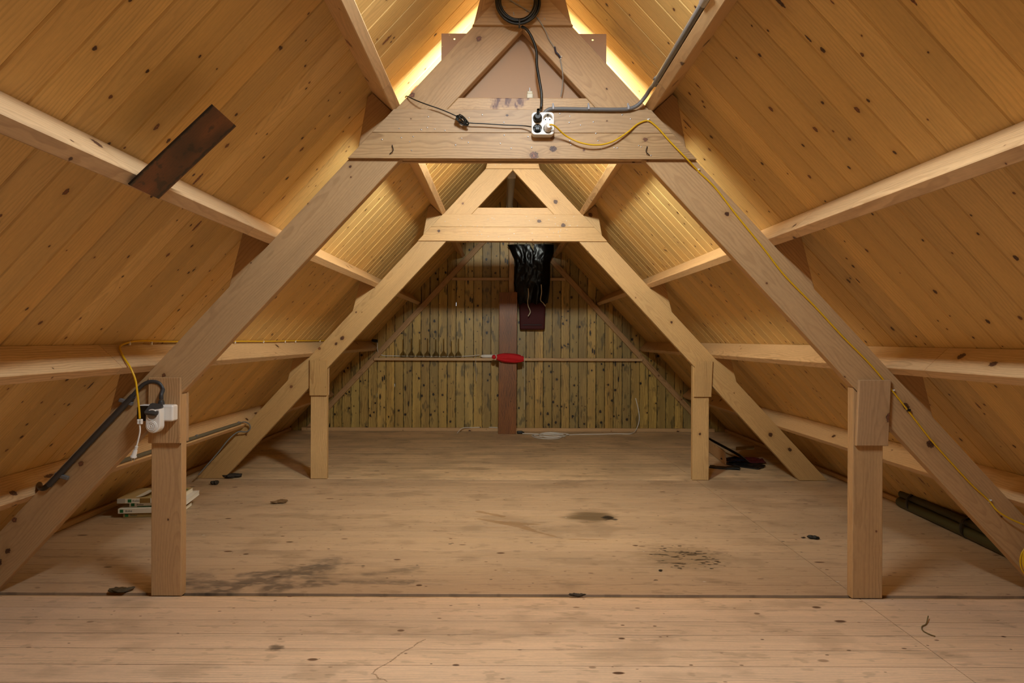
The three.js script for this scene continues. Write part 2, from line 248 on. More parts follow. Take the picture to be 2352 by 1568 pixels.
// ---------- the setting: floor, roof slopes, end walls ----------
{
  const floor = struct('floor', new THREE.BoxGeometry(6.6, 0.12, 10.4).translate(0, -0.09, -3.4), dirtMat);
  const EDGE = 2.775, SEAM = 1.525;
  const lay = (d, w, sheet, x0, x1, k) => {                   // one board, its top at y = 0, uv from the bay's own sheet
    const L = x1 - x0, g = bar(boardSection(w, 0.022, 0.0005, 0.0015), L, null, 0, 0, false, frameOf(V3(x0, 0, -d), V3(1, 0, 0), V3(0, 0, -1), V3(0, 1, 0)));
    const p = g.attributes.position, uv = g.attributes.uv;
    for (let i = 0; i < p.count; i++) uv.setXY(i, (p.getX(i) - sheet.x0) / (sheet.x1 - sheet.x0), (-p.getZ(i) - sheet.d0) / (sheet.d1 - sheet.d0));
    part('board', g, sheet.mats[k % sheet.mats.length], floor);
  };
  for (const s of [floorNear, floorMid, floorFar]) s.mats = tinted(s.tex, [[1, 1, 1], [0.97, 0.965, 0.95], [0.985, 0.98, 0.975], [0.955, 0.95, 0.945]], 0.5);
  const row = (d, w, s, k) => { lay(d, w, s, -EDGE, SEAM - 0.0022, k * 3 + 1); lay(d, w, s, SEAM + 0.0022, EDGE, k * 5 + 2); };
  for (let k = 0; k < 34; k++) row(D1 - 0.002 - (k + 1) * BW, BW, floorNear, k);
  for (let k = 0; k < floorMid.n; k++) row(floorMid.d0 + k * floorMid.bw, floorMid.bw, floorMid, k + 2);
  for (let k = 0; k < floorFar.n; k++) row(floorFar.d0 + k * floorFar.bw, floorFar.bw, floorFar, k + 1);
  part('filler_strip', grain(new THREE.BoxGeometry(2 * EDGE, 0.014, 0.013).translate(0, -0.013, -D1 - 0.0125), V3(1, 0, 0), 3), beamMats[1], floor);
  part('filler_strip', grain(new THREE.BoxGeometry(2 * EDGE, 0.012, 0.008).translate(0, -0.016, -D2 - 0.006), V3(1, 0, 0), 4), beamMats[1], floor);
}
{
  const L = (RIDGE - 0.004) / SA, W = 0.1235, START = -1.55;
  for (const s of [-1, 1]) {
    const e1 = V3(s * CA, -SA, 0), e2 = V3(0, 0, s), e3 = V3(-s * SA, -CA, 0);
    const shell = bar([[0, -0.1], [10.2, -0.1], [10.2, -0.0195], [0, -0.0195]], L + 0.5, null, 0, 0, false, frameOf(V3(-s * CA * 0.12, RIDGE + SA * 0.12, s > 0 ? -8.5 : 1.7), e1, e2, e3));
    const roof = struct(s < 0 ? 'ceiling_left' : 'ceiling_right', shell, shellMat);
    const n = Math.ceil((DG + 0.03 - START) / W);
    for (let k = 0; k < n; k++) {
      const d = START + k * W, z = s > 0 ? -d - W : -d;
      const lift = (rand() - 0.5) * 0.0022;
      const g = bar(boardSection(W, 0.019, 0.0042, 0.0008), L, roofSheet, Math.floor(rand() * roofSheet.rows), rand(), rand() < 0.5, frameOf(V3(0, RIDGE, z).addScaledVector(e3, lift), e1, e2, e3));
      part('board', g, roofMats[Math.floor(rand() * roofMats.length)], roof);
    }
  }
  // ridge cap over the joint, outside
  struct('trim_1', new THREE.BoxGeometry(0.5, 0.12, 10.2).translate(0, RIDGE + 0.13, -3.4), shellMat);
}
{
  // gable: upright boards in front of a sheathing, with three knot holes through which the sky shows
  const holes = [[1048, 698, 0.016], [907, 885, 0.010], [867, 908, 0.009]].map(([x, y, r]) => { const p = at(x, y, DG); return [p.x, p.y, r]; });
  const tri = new THREE.Shape([V2(-3.1, -0.2), V2(3.1, -0.2), V2(3.1, RIDGE + 0.12 - M * 3.1 + 0.1), V2(0, RIDGE + 0.16), V2(-3.1, RIDGE + 0.12 - M * 3.1 + 0.1)]);
  const W = 0.1105, k0 = -Math.ceil(2.8 / W);
  for (const h of holes) { const k = Math.floor(h[0] / W), m = h[2] + 0.006; h[0] = Math.max(k * W + m, Math.min((k + 1) * W - m, h[0])); const p = new THREE.Path(); p.absarc(h[0], h[1], h[2] * 1.3 + 0.012, 0, Math.PI * 2, true); tri.holes.push(p); }
  const wall = struct('wall_back', new THREE.ExtrudeGeometry(tri, { depth: 0.03, bevelEnabled: false, curveSegments: 10 }).translate(0, 0, -DG - 0.056), dirtMat);
  for (let k = k0; k < -k0; k++) {
    const x0 = k * W + 0.0012, x1 = (k + 1) * W - 0.0012, yt = x => Math.max(0.004, RIDGE + 0.02 - M * Math.abs(x));
    if (yt(x0) < 0.03 && yt(x1) < 0.03) continue;
    const pts = [[x0, 0], [x1, 0], [x1, yt(x1)]]; if (x0 < 0 && x1 > 0) pts.push([0, yt(0)]); pts.push([x0, yt(x0)]);
    const s = new THREE.Shape(pts.map(p => V2(...p)));
    for (const h of holes) if (h[0] > x0 && h[0] < x1) { const p = new THREE.Path(); p.absarc(h[0], h[1], h[2], 0, Math.PI * 2, true); s.holes.push(p); }
    const b = 0.003, g = new THREE.ExtrudeGeometry(s, { depth: 0.016, bevelEnabled: true, bevelSize: b, bevelOffset: -b, bevelThickness: b, bevelSegments: 1, curveSegments: 8 });
    g.translate(0, 0, -DG - 0.019 + (rand() - 0.5) * 0.003);
    part('board', grain(g, V3(0, 1, 0), k + 60.3, gableSheet), gableMats[Math.floor(rand() * 4)], wall);
  }
  struct('wall_front', new THREE.BoxGeometry(6.6, 3.6, 0.06).translate(0, 1.6, 1.56), std(0xb08a58, 0.7));
  // strips along the foot of the roof and of the gable
  for (const s of [-1, 1]) struct(s < 0 ? 'baseboard_left' : 'baseboard_right', grain(bar(boxSection(0.032, 0.03), 9.7, null, 0, 0, false, frameOf(V3(s * 2.752 + 0.015, 0.001, 1.45), V3(0, 0, -1), V3(0, 1, 0), V3(1, 0, 0))), V3(0, 0, 1), s + 5), beamMats[2]);
  const bb = grain(new THREE.BoxGeometry(5.2, 0.04, 0.03).translate(0, 0.021, -DG + 0.018), V3(1, 0, 0), 9); struct('baseboard_back', bb, beamMats[1]);
}

// ---------- purlins ----------
{
  const nth = ['highest', 'second', 'third', 'lowest'], S = boxSection(0.138, 0.044, 0.003);
  for (const s of [-1, 1]) for (let i = 0; i < 4; i++) {
    const A = V3(s * PX[i], OUT - M * PX[i], 0), out = V3(s * SA, CA, 0), up = V3(-s * CA, SA, 0), side = s < 0 ? 'left' : 'right';
    const cut = D1 - 0.26;
    for (const [d0, d1, name] of [[-1.5, cut, 'near'], [cut + 0.002, DG - 0.022, 'far']]) {
      const len = d1 - d0, o = A.clone().setZ(s < 0 ? -d1 : -d0), e1 = V3(0, 0, s < 0 ? 1 : -1);
      // local x along the roof, local y outwards to the boards, local z up the slope
      const g = bar(S, len, beamSheet, (i * 3 + (s > 0 ? 1 : 0) + (name === 'far' ? 4 : 0)) % 7, rand(), rand() < 0.5, frameOf(o, e1, out, up));
      const where = name === 'near' ? 'before the near truss' : 'behind the near truss';
      single('purlin', g, beamMats[(i + (s > 0 ? 2 : 0)) % 4], `${nth[i]} pine purlin of the ${side} slope, piece ${where}`, 'roof beam');
    }
  }
}

// ---------- trusses ----------
function truss(D, label, seed, near) {
  const t = thing('roof_truss', label, 'roof truss', [0, 0, -D]), out = y => (OUT - y) / M, inn = y => (INN - y) / M, bm = k => (near ? nearMats : paleMats)[(k + seed) % 4];
  for (const s of [-1, 1]) {
    part('rafter', slab([[s * 0.0008, OUT], [s * out(0), 0.0], [s * inn(0), 0.0], [s * 0.0008, INN]], D, TH, [s * CA, -SA], seed * 3 + s), bm(s + 1), t);
    const [a, b] = s < 0 ? [-1.665, -1.529] : [1.494, 1.629], top = Math.min(INN - M * Math.abs(a), INN - M * Math.abs(b)), topb = Math.max(INN - M * Math.abs(a), INN - M * Math.abs(b));
    part('post', slab(s < 0 ? [[a, 0.0], [b, 0.0], [b, topb - 0.004], [a, top - 0.004]] : [[a, 0.0], [b, 0.0], [b, top - 0.004], [a, topb - 0.004]], D, TH, [0, 1], seed * 5 + s + 2), bm(2), t);
    const dx = s < 0 ? 0 : 0.018;
    for (const [d, m, l] of [[D - 0.018, s < 0 && near ? packMat : cleatMat, 'grey-brown cleat'], [D + TH, cleatMat, undefined]]) {
      const tw = s > 0 && d < D ? 0.006 : 0;
      part('cleat', slab([[a - 0.006 + dx - tw, 0.69], [b + 0.002 + dx - tw, 0.69], [b + 0.002 + dx + tw, 0.985], [a - 0.006 + dx + tw, 0.985]], d, 0.018, [0, 1], seed * 11 + s * 2 + (d > D ? 1 : 0)), near || d > D ? m : paleMats[2], t, l && near ? l : undefined);
    }
    // packers between the rafter and the roof boards, below each purlin
    for (let i = 0; i < 3; i++) {
      const bx = PX[i] + CA * 0.046, by = OUT - M * bx, len = i === 0 ? 0.235 : 0.27, ox = bx + SA * 0.132 + CA * 0.03, oy = by + CA * 0.132 - SA * 0.03;
      const ix = bx - SA * 0.03, iy = by - CA * 0.03;
      part('packer', slab([[s * ix, iy], [s * bx, by], [s * (bx + SA * 0.128), by + CA * 0.128], [s * ox, oy], [s * (bx + CA * len), by - SA * len], [s * (bx + CA * len - SA * 0.03), by - SA * len - CA * 0.03]], D + 0.007, 0.034, [s * CA, -SA], seed * 17 + i + s * 4), near ? packMat : bm(i), t);
    }
  }
  const tie = slab([[-inn(1.975), 1.975], [inn(1.975), 1.975], [inn(2.248), 2.248], [-inn(2.248), 2.248]], D + 0.0005, TH - 0.001, [1, 0], seed + 1.5);
  if (near) { const q = tie.attributes.position; for (let i = 0; i < q.count; i++) tie.attributes.uv.setXY(i, (q.getX(i) + 0.6) / 1.2, (q.getY(i) - 1.97) / 0.28); }
  part('tie_beam', tie, near ? tieMat : bm(1), t);
  for (const [y0, y1] of [[1.969, 2.0845], [2.0855, 2.190]]) for (const d of [D - 0.018, D + TH]) part('collar_plank', slab([[-out(y0), y0], [out(y0), y0], [out(y1), y1], [-out(y1), y1]], d, 0.018, [1, 0], seed * 2.3 + y0 * 9 + (d > D ? 4 : 0), 0.0018), bm(y0 > 2 ? 0 : 3), t);
  const gy = 2.567;
  for (const d of [D - 0.018, D + TH]) part('apex_plank', slab([[-out(gy), gy], [out(gy), gy], [0.012, OUT - 0.012], [-0.012, OUT - 0.012]], d, 0.018, [1, 0], seed * 4.1 + d, 0.0018), bm(1), t);
  part('apex_plate', slab([[-out(gy), gy], [out(gy), gy], [0.158, 2.83], [0.012, 2.985], [-0.012, 2.985], [-0.158, 2.83]], D + 0.006, 0.036, [1, 0], seed * 6.7, 0.0018), near ? packMat : bm(0), t);
  // nail heads, too many to pick apart
  const r = rngOf(400 + seed), nails = []; for (let i = 0; i < 64; i++) { const y = i < 44 ? 1.985 + r() * 0.19 : 2.59 + r() * 0.1, x = (r() * 2 - 1) * (out(y) - 0.05); nails.push(new THREE.SphereGeometry(0.0026 + r() * 0.0012, 7, 5).scale(1, 1, 0.35).translate(x, y, -D + 0.0182)); }
  const nm = part('nails', mergeGeometries(nails), steel, t, 'shiny nail heads'); nm.userData.kind = 'stuff';
  return t;
}
const truss1 = truss(D1, 'near timber roof truss with sockets and cables fixed on it', 1, true);
truss(D2, 'far timber roof truss of pale yellow pine, open triangle at its top', 2, false);
for (const [x, y, m] of [[905, 345, 1], [1482, 348, -1]]) { const p = at(x, y, D1 - 0.02); part('bent_nail', capped([p.clone().add(V3(-0.008 * m, 0.022, 0.003)), p.clone().add(V3(-0.002 * m, -0.004, 0.010)), p.clone().add(V3(m * -0.018, -0.016, 0.002))], 0.0018, 14, 6), holeMat, truss1); }

// ---------- hardboard panel closing the near truss's triangle ----------
{
  const s = new THREE.Shape([V2(-0.372, 2.02), V2(0.388, 2.02), V2(0.388, 2.568), V2(-0.372, 2.568)]);
  for (const [x, y, r] of [[-0.312, 2.543, 0.0042], [0.325, 2.541, 0.0048], [-0.335, 2.563 - 0.002, 0.0016], [0.348, 2.559, 0.0018], [-0.368, 2.509, 0.0016], [0.383, 2.523, 0.0018]]) { const p = new THREE.Path(); p.absarc(x, y, r, 0, Math.PI * 2, true); s.holes.push(p); }
  const g = new THREE.ExtrudeGeometry(s, { depth: 0.004, bevelEnabled: false, curveSegments: 10 }).translate(0, 0, -D1 - TH - 0.0235);
  single('hardboard_panel', g, std(0xbd9876, 0.6), 'flat tan hardboard panel behind the near truss triangle, lamp glowing past its edges', 'panel');
}

// ---------- tube lamps along the ridge ----------
function lamp({ d0, d1, y, w, color, power, side }, label) {
  const t = thing('tube_lamp', label, 'lamp', [0, y, -(d0 + d1) / 2]), L = d1 - d0, zc = -(d0 + d1) / 2, h = w / 2;
  part('housing', rbox(w + 0.018, 0.05, L, 0.01, 0, y + 0.085, zc), std(0xb5b0a6, 0.5), t);
  const sh = new THREE.Shape(); sh.moveTo(-h - 0.004, 0.06); sh.lineTo(-h, 0.018); sh.quadraticCurveTo(-h + 0.004, 0, 0, 0); sh.quadraticCurveTo(h - 0.004, 0, h, 0.018); sh.lineTo(h + 0.004, 0.06);
  part('diffuser', new THREE.ExtrudeGeometry(sh, { depth: L - 0.03, bevelEnabled: false, curveSegments: 6 }).translate(0, y, zc - L / 2 + 0.015), color ? std(0xfff4e4, 0.4, { emissive: new THREE.Color().setRGB(...color), emissiveIntensity: 6 }) : std(0xb7b0a2, 0.35), t);
  for (const s of [-1, 1]) part('end_cap', rbox(w + 0.014, 0.075, 0.014, 0.006, 0, y + 0.035, zc + s * (L / 2 - 0.007)), std(0xd9d5cc, 0.45), t);
  for (const s of [-1, 1]) part('hanger', new THREE.CylinderGeometry(0.004, 0.004, RIDGE - y - 0.11, 8).translate(0, (RIDGE + y + 0.1) / 2, zc + s * L * 0.36), steel, t);
  if (!color) return;
  const c = new THREE.Color().setRGB(...color);
  const put = (a, b, p, target, up, k = 1) => { const l = new THREE.RectAreaLight(c, power * k, a, b); l.position.copy(p); if (up) l.up.copy(up); l.lookAt(target); scene.add(l); };
  put(w - 0.01, L - 0.04, V3(0, y - 0.004, zc), V3(0, y - 1, zc), V3(0, 0, 1));
  for (const s of [-1, 1]) put(L - 0.04, 0.03, V3(s * (h + 0.014), y + 0.03, zc), V3(s * 1.2, y - 0.3, zc), null, side);
}
lamp(NEAR_LAMP, 'lit tube lamp hung under the ridge above the viewer, before the near truss');
{
  const { d, y, w, h, tilt, color, power } = MID_LAMP, t = thing('flood_lamp', 'flat lit flood lamp behind the hardboard panel, seen only by its glow', 'lamp', [0, y, -d - 0.04]), c = new THREE.Color().setRGB(...color);
  const turn = g => g.rotateX(tilt).translate(0, y, -d - 0.04), n = V3(0, -Math.sin(tilt), -Math.cos(tilt));
  part('housing', turn(new RoundedBoxGeometry(w + 0.03, h + 0.03, 0.03, 3, 0.008).translate(0, 0, 0.012)), darkGrey, t);
  part('glass', turn(new THREE.BoxGeometry(w, h, 0.004).translate(0, 0, -0.005)), std(0xfff4e0, 0.3, { emissive: c, emissiveIntensity: 8 }), t);
  part('bracket', new THREE.CylinderGeometry(0.004, 0.004, RIDGE - y - 0.1, 8).translate(0, (RIDGE + y + 0.1) / 2, -d - 0.03), steel, t);
  const l = new THREE.RectAreaLight(c, power, w - 0.01, h - 0.01); l.position.set(0, y, -d - 0.04).addScaledVector(n, 0.012); l.lookAt(l.position.clone().add(n)); scene.add(l);
}
lamp({ d0: 6.0, d1: 7.5, y: 2.64, w: 0.06 }, 'unlit grey tube lamp under the ridge, seen through the far truss triangle');

// ---------- four-way socket, cables and conduit on the near truss ----------
const FACE = D1 - 0.018;                                      // front of the collar planks
const sock = at(1245.5, 292, FACE);
{
  const z = sock.z, t = thing('wall_socket', 'white four-way socket block screwed to the near truss collar plank, three plugs in it', 'socket', [sock.x, sock.y - 0.055, z]);
  const w = 0.1, h = 0.1, dp = 0.04, r = 0.016, s = new THREE.Shape();
  const X = sock.x, Y = sock.y + 0.004;
  s.moveTo(-w / 2 + r, -h / 2); s.lineTo(w / 2 - r, -h / 2); s.absarc(w / 2 - r, -h / 2 + r, r, -Math.PI / 2, 0); s.lineTo(w / 2, h / 2 - r); s.absarc(w / 2 - r, h / 2 - r, r, 0, Math.PI / 2); s.lineTo(-w / 2 + r, h / 2); s.absarc(-w / 2 + r, h / 2 - r, r, Math.PI / 2, Math.PI); s.lineTo(-w / 2, -h / 2 + r); s.absarc(-w / 2 + r, -h / 2 + r, r, Math.PI, Math.PI * 1.5);
  const wells = [[-0.0235, 0.0225], [0.0225, 0.0225], [-0.0235, -0.0225], [0.0225, -0.0225]];
  const body = s.clone(); for (const [a, b] of wells) { const p = new THREE.Path(); p.absarc(a, b, 0.0195, 0, Math.PI * 2, true); s.holes.push(p); }
  part('housing', new THREE.ExtrudeGeometry(body, { depth: dp - 0.018, bevelEnabled: false, curveSegments: 8 }).translate(X, Y, z), whitePlastic, t);
  part('front_cover', new THREE.ExtrudeGeometry(s, { depth: 0.014, bevelEnabled: true, bevelSize: 0.003, bevelOffset: -0.003, bevelThickness: 0.003, bevelSegments: 3, curveSegments: 20 }).translate(X, Y, z + dp - 0.017), whitePlastic, t);
  for (const [a, b] of wells) for (const e of [-1, 1]) part('pin_hole', new THREE.CylinderGeometry(0.0026, 0.0026, 0.002, 12).rotateX(Math.PI / 2).translate(X + a + e * 0.0095, Y + b, z + dp - 0.0175), holeMat, t);
  for (const [a, b] of wells) part('earth_clip', new THREE.BoxGeometry(0.005, 0.004, 0.012).translate(X + a, Y + b + 0.0175, z + dp - 0.008), holeMat, t);
}
const plugAt = (a, b) => V3(sock.x + a, sock.y + 0.004 + b, sock.z + 0.022);
{ // thick black cable: plug, drop, coil hung on the apex plank
  const p = plugAt(-0.0235, 0.0225), t = thing('power_cable', 'thick black cable coiled on the apex plank, dropping to the four-way socket', 'cable', [p.x, p.y, p.z]);
  const plug = part('plug', mergeGeometries([cyl(p, p.clone().add(V3(0, 0, 0.034)), 0.0187, 0.0187, 24), cyl(p.clone().add(V3(0, 0, 0.034)), p.clone().add(V3(0, 0.002, 0.044)), 0.0187, 0.012, 24), cyl(p.clone().add(V3(0, 0.004, 0.036)), p.clone().add(V3(0.001, 0.026, 0.044)), 0.0075, 0.0055, 14)]), blackPlastic, t);
  const e = p.clone().add(V3(0.001, 0.028, 0.043));
  const drop = [e, at(1242, 250, FACE - 0.03), at(1244, 220, FACE - 0.03), at(1238, 180, FACE - 0.026), at(1233, 150, FACE - 0.022), at(1232, 118, FACE - 0.022), at(1224, 92, FACE - 0.022), at(1210, 68, FACE - 0.022), at(1198, 61, FACE - 0.016)];
  part('lead', tube(drop, 0.0062, 90, false, 10), blackPlastic, t);
  const c = at(1190, 6, FACE - 0.024), coil = [], r = rngOf(8), N = 8, off = []; for (let k = 0; k <= N; k++) off.push([(r() - 0.5) * 0.022, (r() - 0.5) * 0.02, 0.074 + 0.024 * ((k * 5) % 8) / 8 + r() * 0.004, (r() - 0.5) * 0.02]);
  for (let i = 0; i <= N * 26; i++) { const a = i / 26 * Math.PI * 2 - Math.PI / 2, k = Math.floor(i / 26), f = i / 26 - k, A = off[k], B = off[Math.min(N, k + 1)], q = j => A[j] + (B[j] - A[j]) * f, pinch = Math.pow((1 - Math.sin(a)) / 2, 3); coil.push(V3(c.x + q(0) * (1 - pinch) + Math.cos(a) * q(2), c.y + q(1) * (1 - pinch) + Math.sin(a) * (q(2) + 0.01) + 0.006 * pinch, c.z + 0.005 + (q(3) + 0.002 * k) * (1 - 0.5 * pinch))); }
  part('coil', tube(coil, 0.0058, 560, false, 8), blackPlastic, t);
  part('tie_wrap', new THREE.TorusGeometry(0.017, 0.004, 8, 20).rotateY(Math.PI / 2).translate(c.x + 0.006, c.y - 0.094, c.z + 0.006), darkGrey, t);
}
{ // thin black cord with a bundled knot
  const p = plugAt(-0.0235, -0.0225), t = thing('thin_cord', 'thin black cord tied in a bundle, looped over the left rafter of the near truss', 'cord', [p.x, p.y, p.z]);
  part('plug', mergeGeometries([cyl(p, p.clone().add(V3(0, 0, 0.012)), 0.0165, 0.0165, 20), rbox(0.026, 0.02, 0.02, 0.006, p.x, p.y - 0.002, p.z + 0.016)]), blackPlastic, t);
  const e = p.clone().add(V3(-0.014, 0.006, 0.016));
  part('lead', tube([e, at(1205, 289, FACE - 0.02), at(1160, 287, FACE - 0.02), at(1110, 284, FACE - 0.02), at(1078, 282, FACE - 0.022), at(1066, 279, FACE - 0.024)], 0.0026, 60), blackPlastic, t);
  part('lead', tube([at(1052, 268, FACE - 0.022), at(1015, 252, FACE - 0.02), at(975, 238, FACE - 0.02), at(950, 228, FACE - 0.008), at(938, 222, FACE + 0.004), at(933, 221, FACE + 0.024), at(931, 224, FACE + 0.06)], 0.0026, 60), blackPlastic, t);
  const r = rngOf(14), k = []; const c = at(1062, 276, FACE - 0.024); for (let l = 0; l < 7; l++) { const tilt = -0.62 + (r() - 0.5) * 1.1, a1 = 0.02 + r() * 0.014, b1 = 0.006 + r() * 0.008, ox = (r() - 0.5) * 0.014, oz = (r() - 0.3) * 0.014; for (let q = 0; q < 10; q++) { const a = q / 10 * 6.283, x = Math.cos(a) * a1, y = Math.sin(a) * b1; k.push(V3(c.x + ox + x * Math.cos(tilt) - y * Math.sin(tilt), c.y + x * Math.sin(tilt) + y * Math.cos(tilt), c.z + oz + Math.sin(a * 2) * 0.005)); } }
  part('knot', tube(k, 0.0024, 320, false, 6), blackPlastic, t);
}
const clip = (p, t) => part('clip', mergeGeometries([rbox(0.008, 0.014, 0.008, 0.002, p.x, p.y, p.z + 0.003), new THREE.SphereGeometry(0.003, 8, 6).translate(p.x + 0.004, p.y + 0.005, p.z + 0.008)]), whitePlastic, t, 'white cable clip');
{ // yellow cable on the right
  const p = plugAt(0.0225, -0.0225), t = thing('yellow_cable', 'yellow cable running from the four-way socket down the right near rafter', 'cable', [p.x, p.y, p.z]);
  part('plug', mergeGeometries([cyl(p, p.clone().add(V3(0, 0, 0.030)), 0.0175, 0.0165, 22), cyl(p.clone().add(V3(0, 0, 0.030)), p.clone().add(V3(0.002, 0.002, 0.05)), 0.0165, 0.009, 22)]), whitePlastic, t, 'white round plug');
  const e = p.clone().add(V3(0.004, 0.006, 0.05)), R = D1 - 0.006;
  part('lead', tube([e, e.clone().add(V3(0.016, -0.001, 0)), at(1300, 312, FACE - 0.03), at(1335, 328, FACE - 0.028), at(1372, 333, FACE - 0.024), at(1405, 326, FACE - 0.018), at(1440, 305, FACE - 0.012), at(1466, 284, FACE - 0.006), at(1488, 277, FACE - 0.006), at(1505, 288, FACE - 0.006), at(1540, 326, FACE - 0.006), at(1575, 362, FACE - 0.008), at(1603, 392, R), at(1640, 428, R), at(1690, 492, R), at(1755, 572, R), at(1800, 630, R), at(1870, 702, R), at(1935, 772, R), at(2000, 838, R), at(2050, 898, R), at(2085, 942, R), at(2140, 1012, R), at(2190, 1068, R), at(2235, 1116, R), at(2272, 1150, R), at(2290, 1172, R - 0.01), at(2318, 1190, R - 0.02), at(2360, 1208, R - 0.03), at(2420, 1232, R - 0.04)], 0.0038, 260, false, 8), yellowPlastic, t);
  for (const [x, y, d] of [[1488, 277, FACE], [1603, 392, D1], [2050, 898, D1], [2272, 1150, D1]]) clip(at(x, y, d), t);
  const k = at(2085, 941, D1); part('clip', rbox(0.016, 0.012, 0.012, 0.003, k.x, k.y, k.z + 0.006), blackPlastic, t, 'black cable clip');
  const c = at(2372, 1288, D1 - 0.04), r = rngOf(6), coil = []; for (let i = 0; i <= 7 * 24; i++) { const a = i / 24 * Math.PI * 2, k2 = i / 24; coil.push(V3(c.x + Math.cos(a) * (0.05 + 0.006 * Math.sin(k2 * 2.1)), c.y + Math.sin(a) * (0.068 + 0.006 * Math.cos(k2 * 1.7)), c.z + 0.012 * Math.sin(k2 * 1.3) + 0.012)); }
  part('coil', tube(coil, 0.0036, 420, false, 6), yellowPlastic, t);
}
{ // grey conduit on the right
  const e = at(1249, 268, FACE - 0.012), t = thing('conduit_pipe', 'grey conduit bending from the four-way socket up along the right purlin', 'pipe', [e.x, e.y, e.z]), z = FACE - 0.011;
  const A = PX[0], mk = (d, o, u) => V3(A + SA * o - CA * u, OUT - M * A + CA * o + SA * u, -d);   // beside the highest right purlin
  part('pipe', tube([e, at(1252, 258, z), at(1262, 251, z), at(1280, 250, z), at(1350, 251, z), at(1420, 251.5, z), at(1445, 250, z), at(1464, 242, z - 0.004), at(1482, 222, z - 0.02), at(1493, 205, z - 0.06), mk(2.72, 0.012, 0.014)], 0.0088, 120, false, 12), greyPlastic, t);
  part('sleeve', cyl(mk(2.74, 0.012, 0.014), mk(2.06, 0.012, 0.014), 0.0135, 0.0135, 16), std(0x6a6764, 0.3, { metalness: 0.3 }), t, 'thicker grey sleeve');
  part('joint', mergeGeometries([cyl(mk(2.08, 0.012, 0.014), mk(2.0, 0.012, 0.014), 0.017, 0.019, 14), cyl(mk(2.0, 0.012, 0.014), mk(1.7, 0.012, 0.014), 0.0125, 0.0125, 14)]), steel, t, 'shiny metal joint');
  for (const d of [2.7, 2.03]) part('clamp', new RoundedBoxGeometry(0.042, 0.02, 0.022, 2, 0.004).rotateZ(-AL).translate(...mk(d, 0.012, 0.01).toArray()), greyPlastic, t, 'grey pipe clamp');
  for (const x of [1270, 1351, 1442]) { const p = at(x, 247, FACE); part('saddle', mergeGeometries([rbox(0.010, 0.020, 0.024, 0.003, p.x, p.y - 0.006, p.z + 0.012), rbox(0.007, 0.014, 0.005, 0.002, p.x, p.y + 0.012, p.z + 0.003)]), std(0x9b999c, 0.4), t, 'pale grey pipe saddle'); }
}
{ // thin grey-white cable with a taped splice
  const t = thing('signal_cable', 'thin pale grey cable with a dark taped splice beside the black coil', 'cable', at(1240, 48, FACE - 0.008).toArray()), z = FACE - 0.006, R = D1 - 0.006;
  part('lead', tube([at(1150, -12, z), at(1178, 4, z), at(1205, 20, z), at(1228, 34, z), at(1240, 49, z), at(1252, 70, R - 0.006), at(1262, 92, R), at(1275, 112, R)], 0.0027, 60), greyCable, t);
  part('splice', tube([at(1274, 108, R), at(1277, 120, R - 0.003), at(1282, 125, R - 0.004), at(1287, 133, R)], 0.0042, 30), std(0x2a2638, 0.5), t, 'dark taped splice');
  part('lead', tube([at(1286, 132, R), at(1289, 148, R), at(1292, 166, R - 0.001), at(1293, 184, D1 + 0.01), at(1291, 204, D1 + 0.026), at(1288, 222, D1 + 0.034)], 0.0027, 50), greyCable, t);
  clip(at(1287, 134, D1), t);
}
{ // loose plug on the tie beam
  const b = at(1217, 222.5, D1 + 0.022), t = thing('loose_plug', 'cream loose plug standing on the tie beam inside the triangle', 'plug', [b.x, 2.249, b.z]), y = 2.249;
  part('body', mergeGeometries([rbox(0.030, 0.026, 0.022, 0.006, b.x, y + 0.013, b.z), rbox(0.024, 0.012, 0.018, 0.004, b.x, y + 0.03, b.z)]), creamPlastic, t);
  part('pin', cyl(V3(b.x, y + 0.034, b.z), V3(b.x - 0.001, y + 0.053, b.z), 0.0033, 0.0027, 10), steel, t);
}

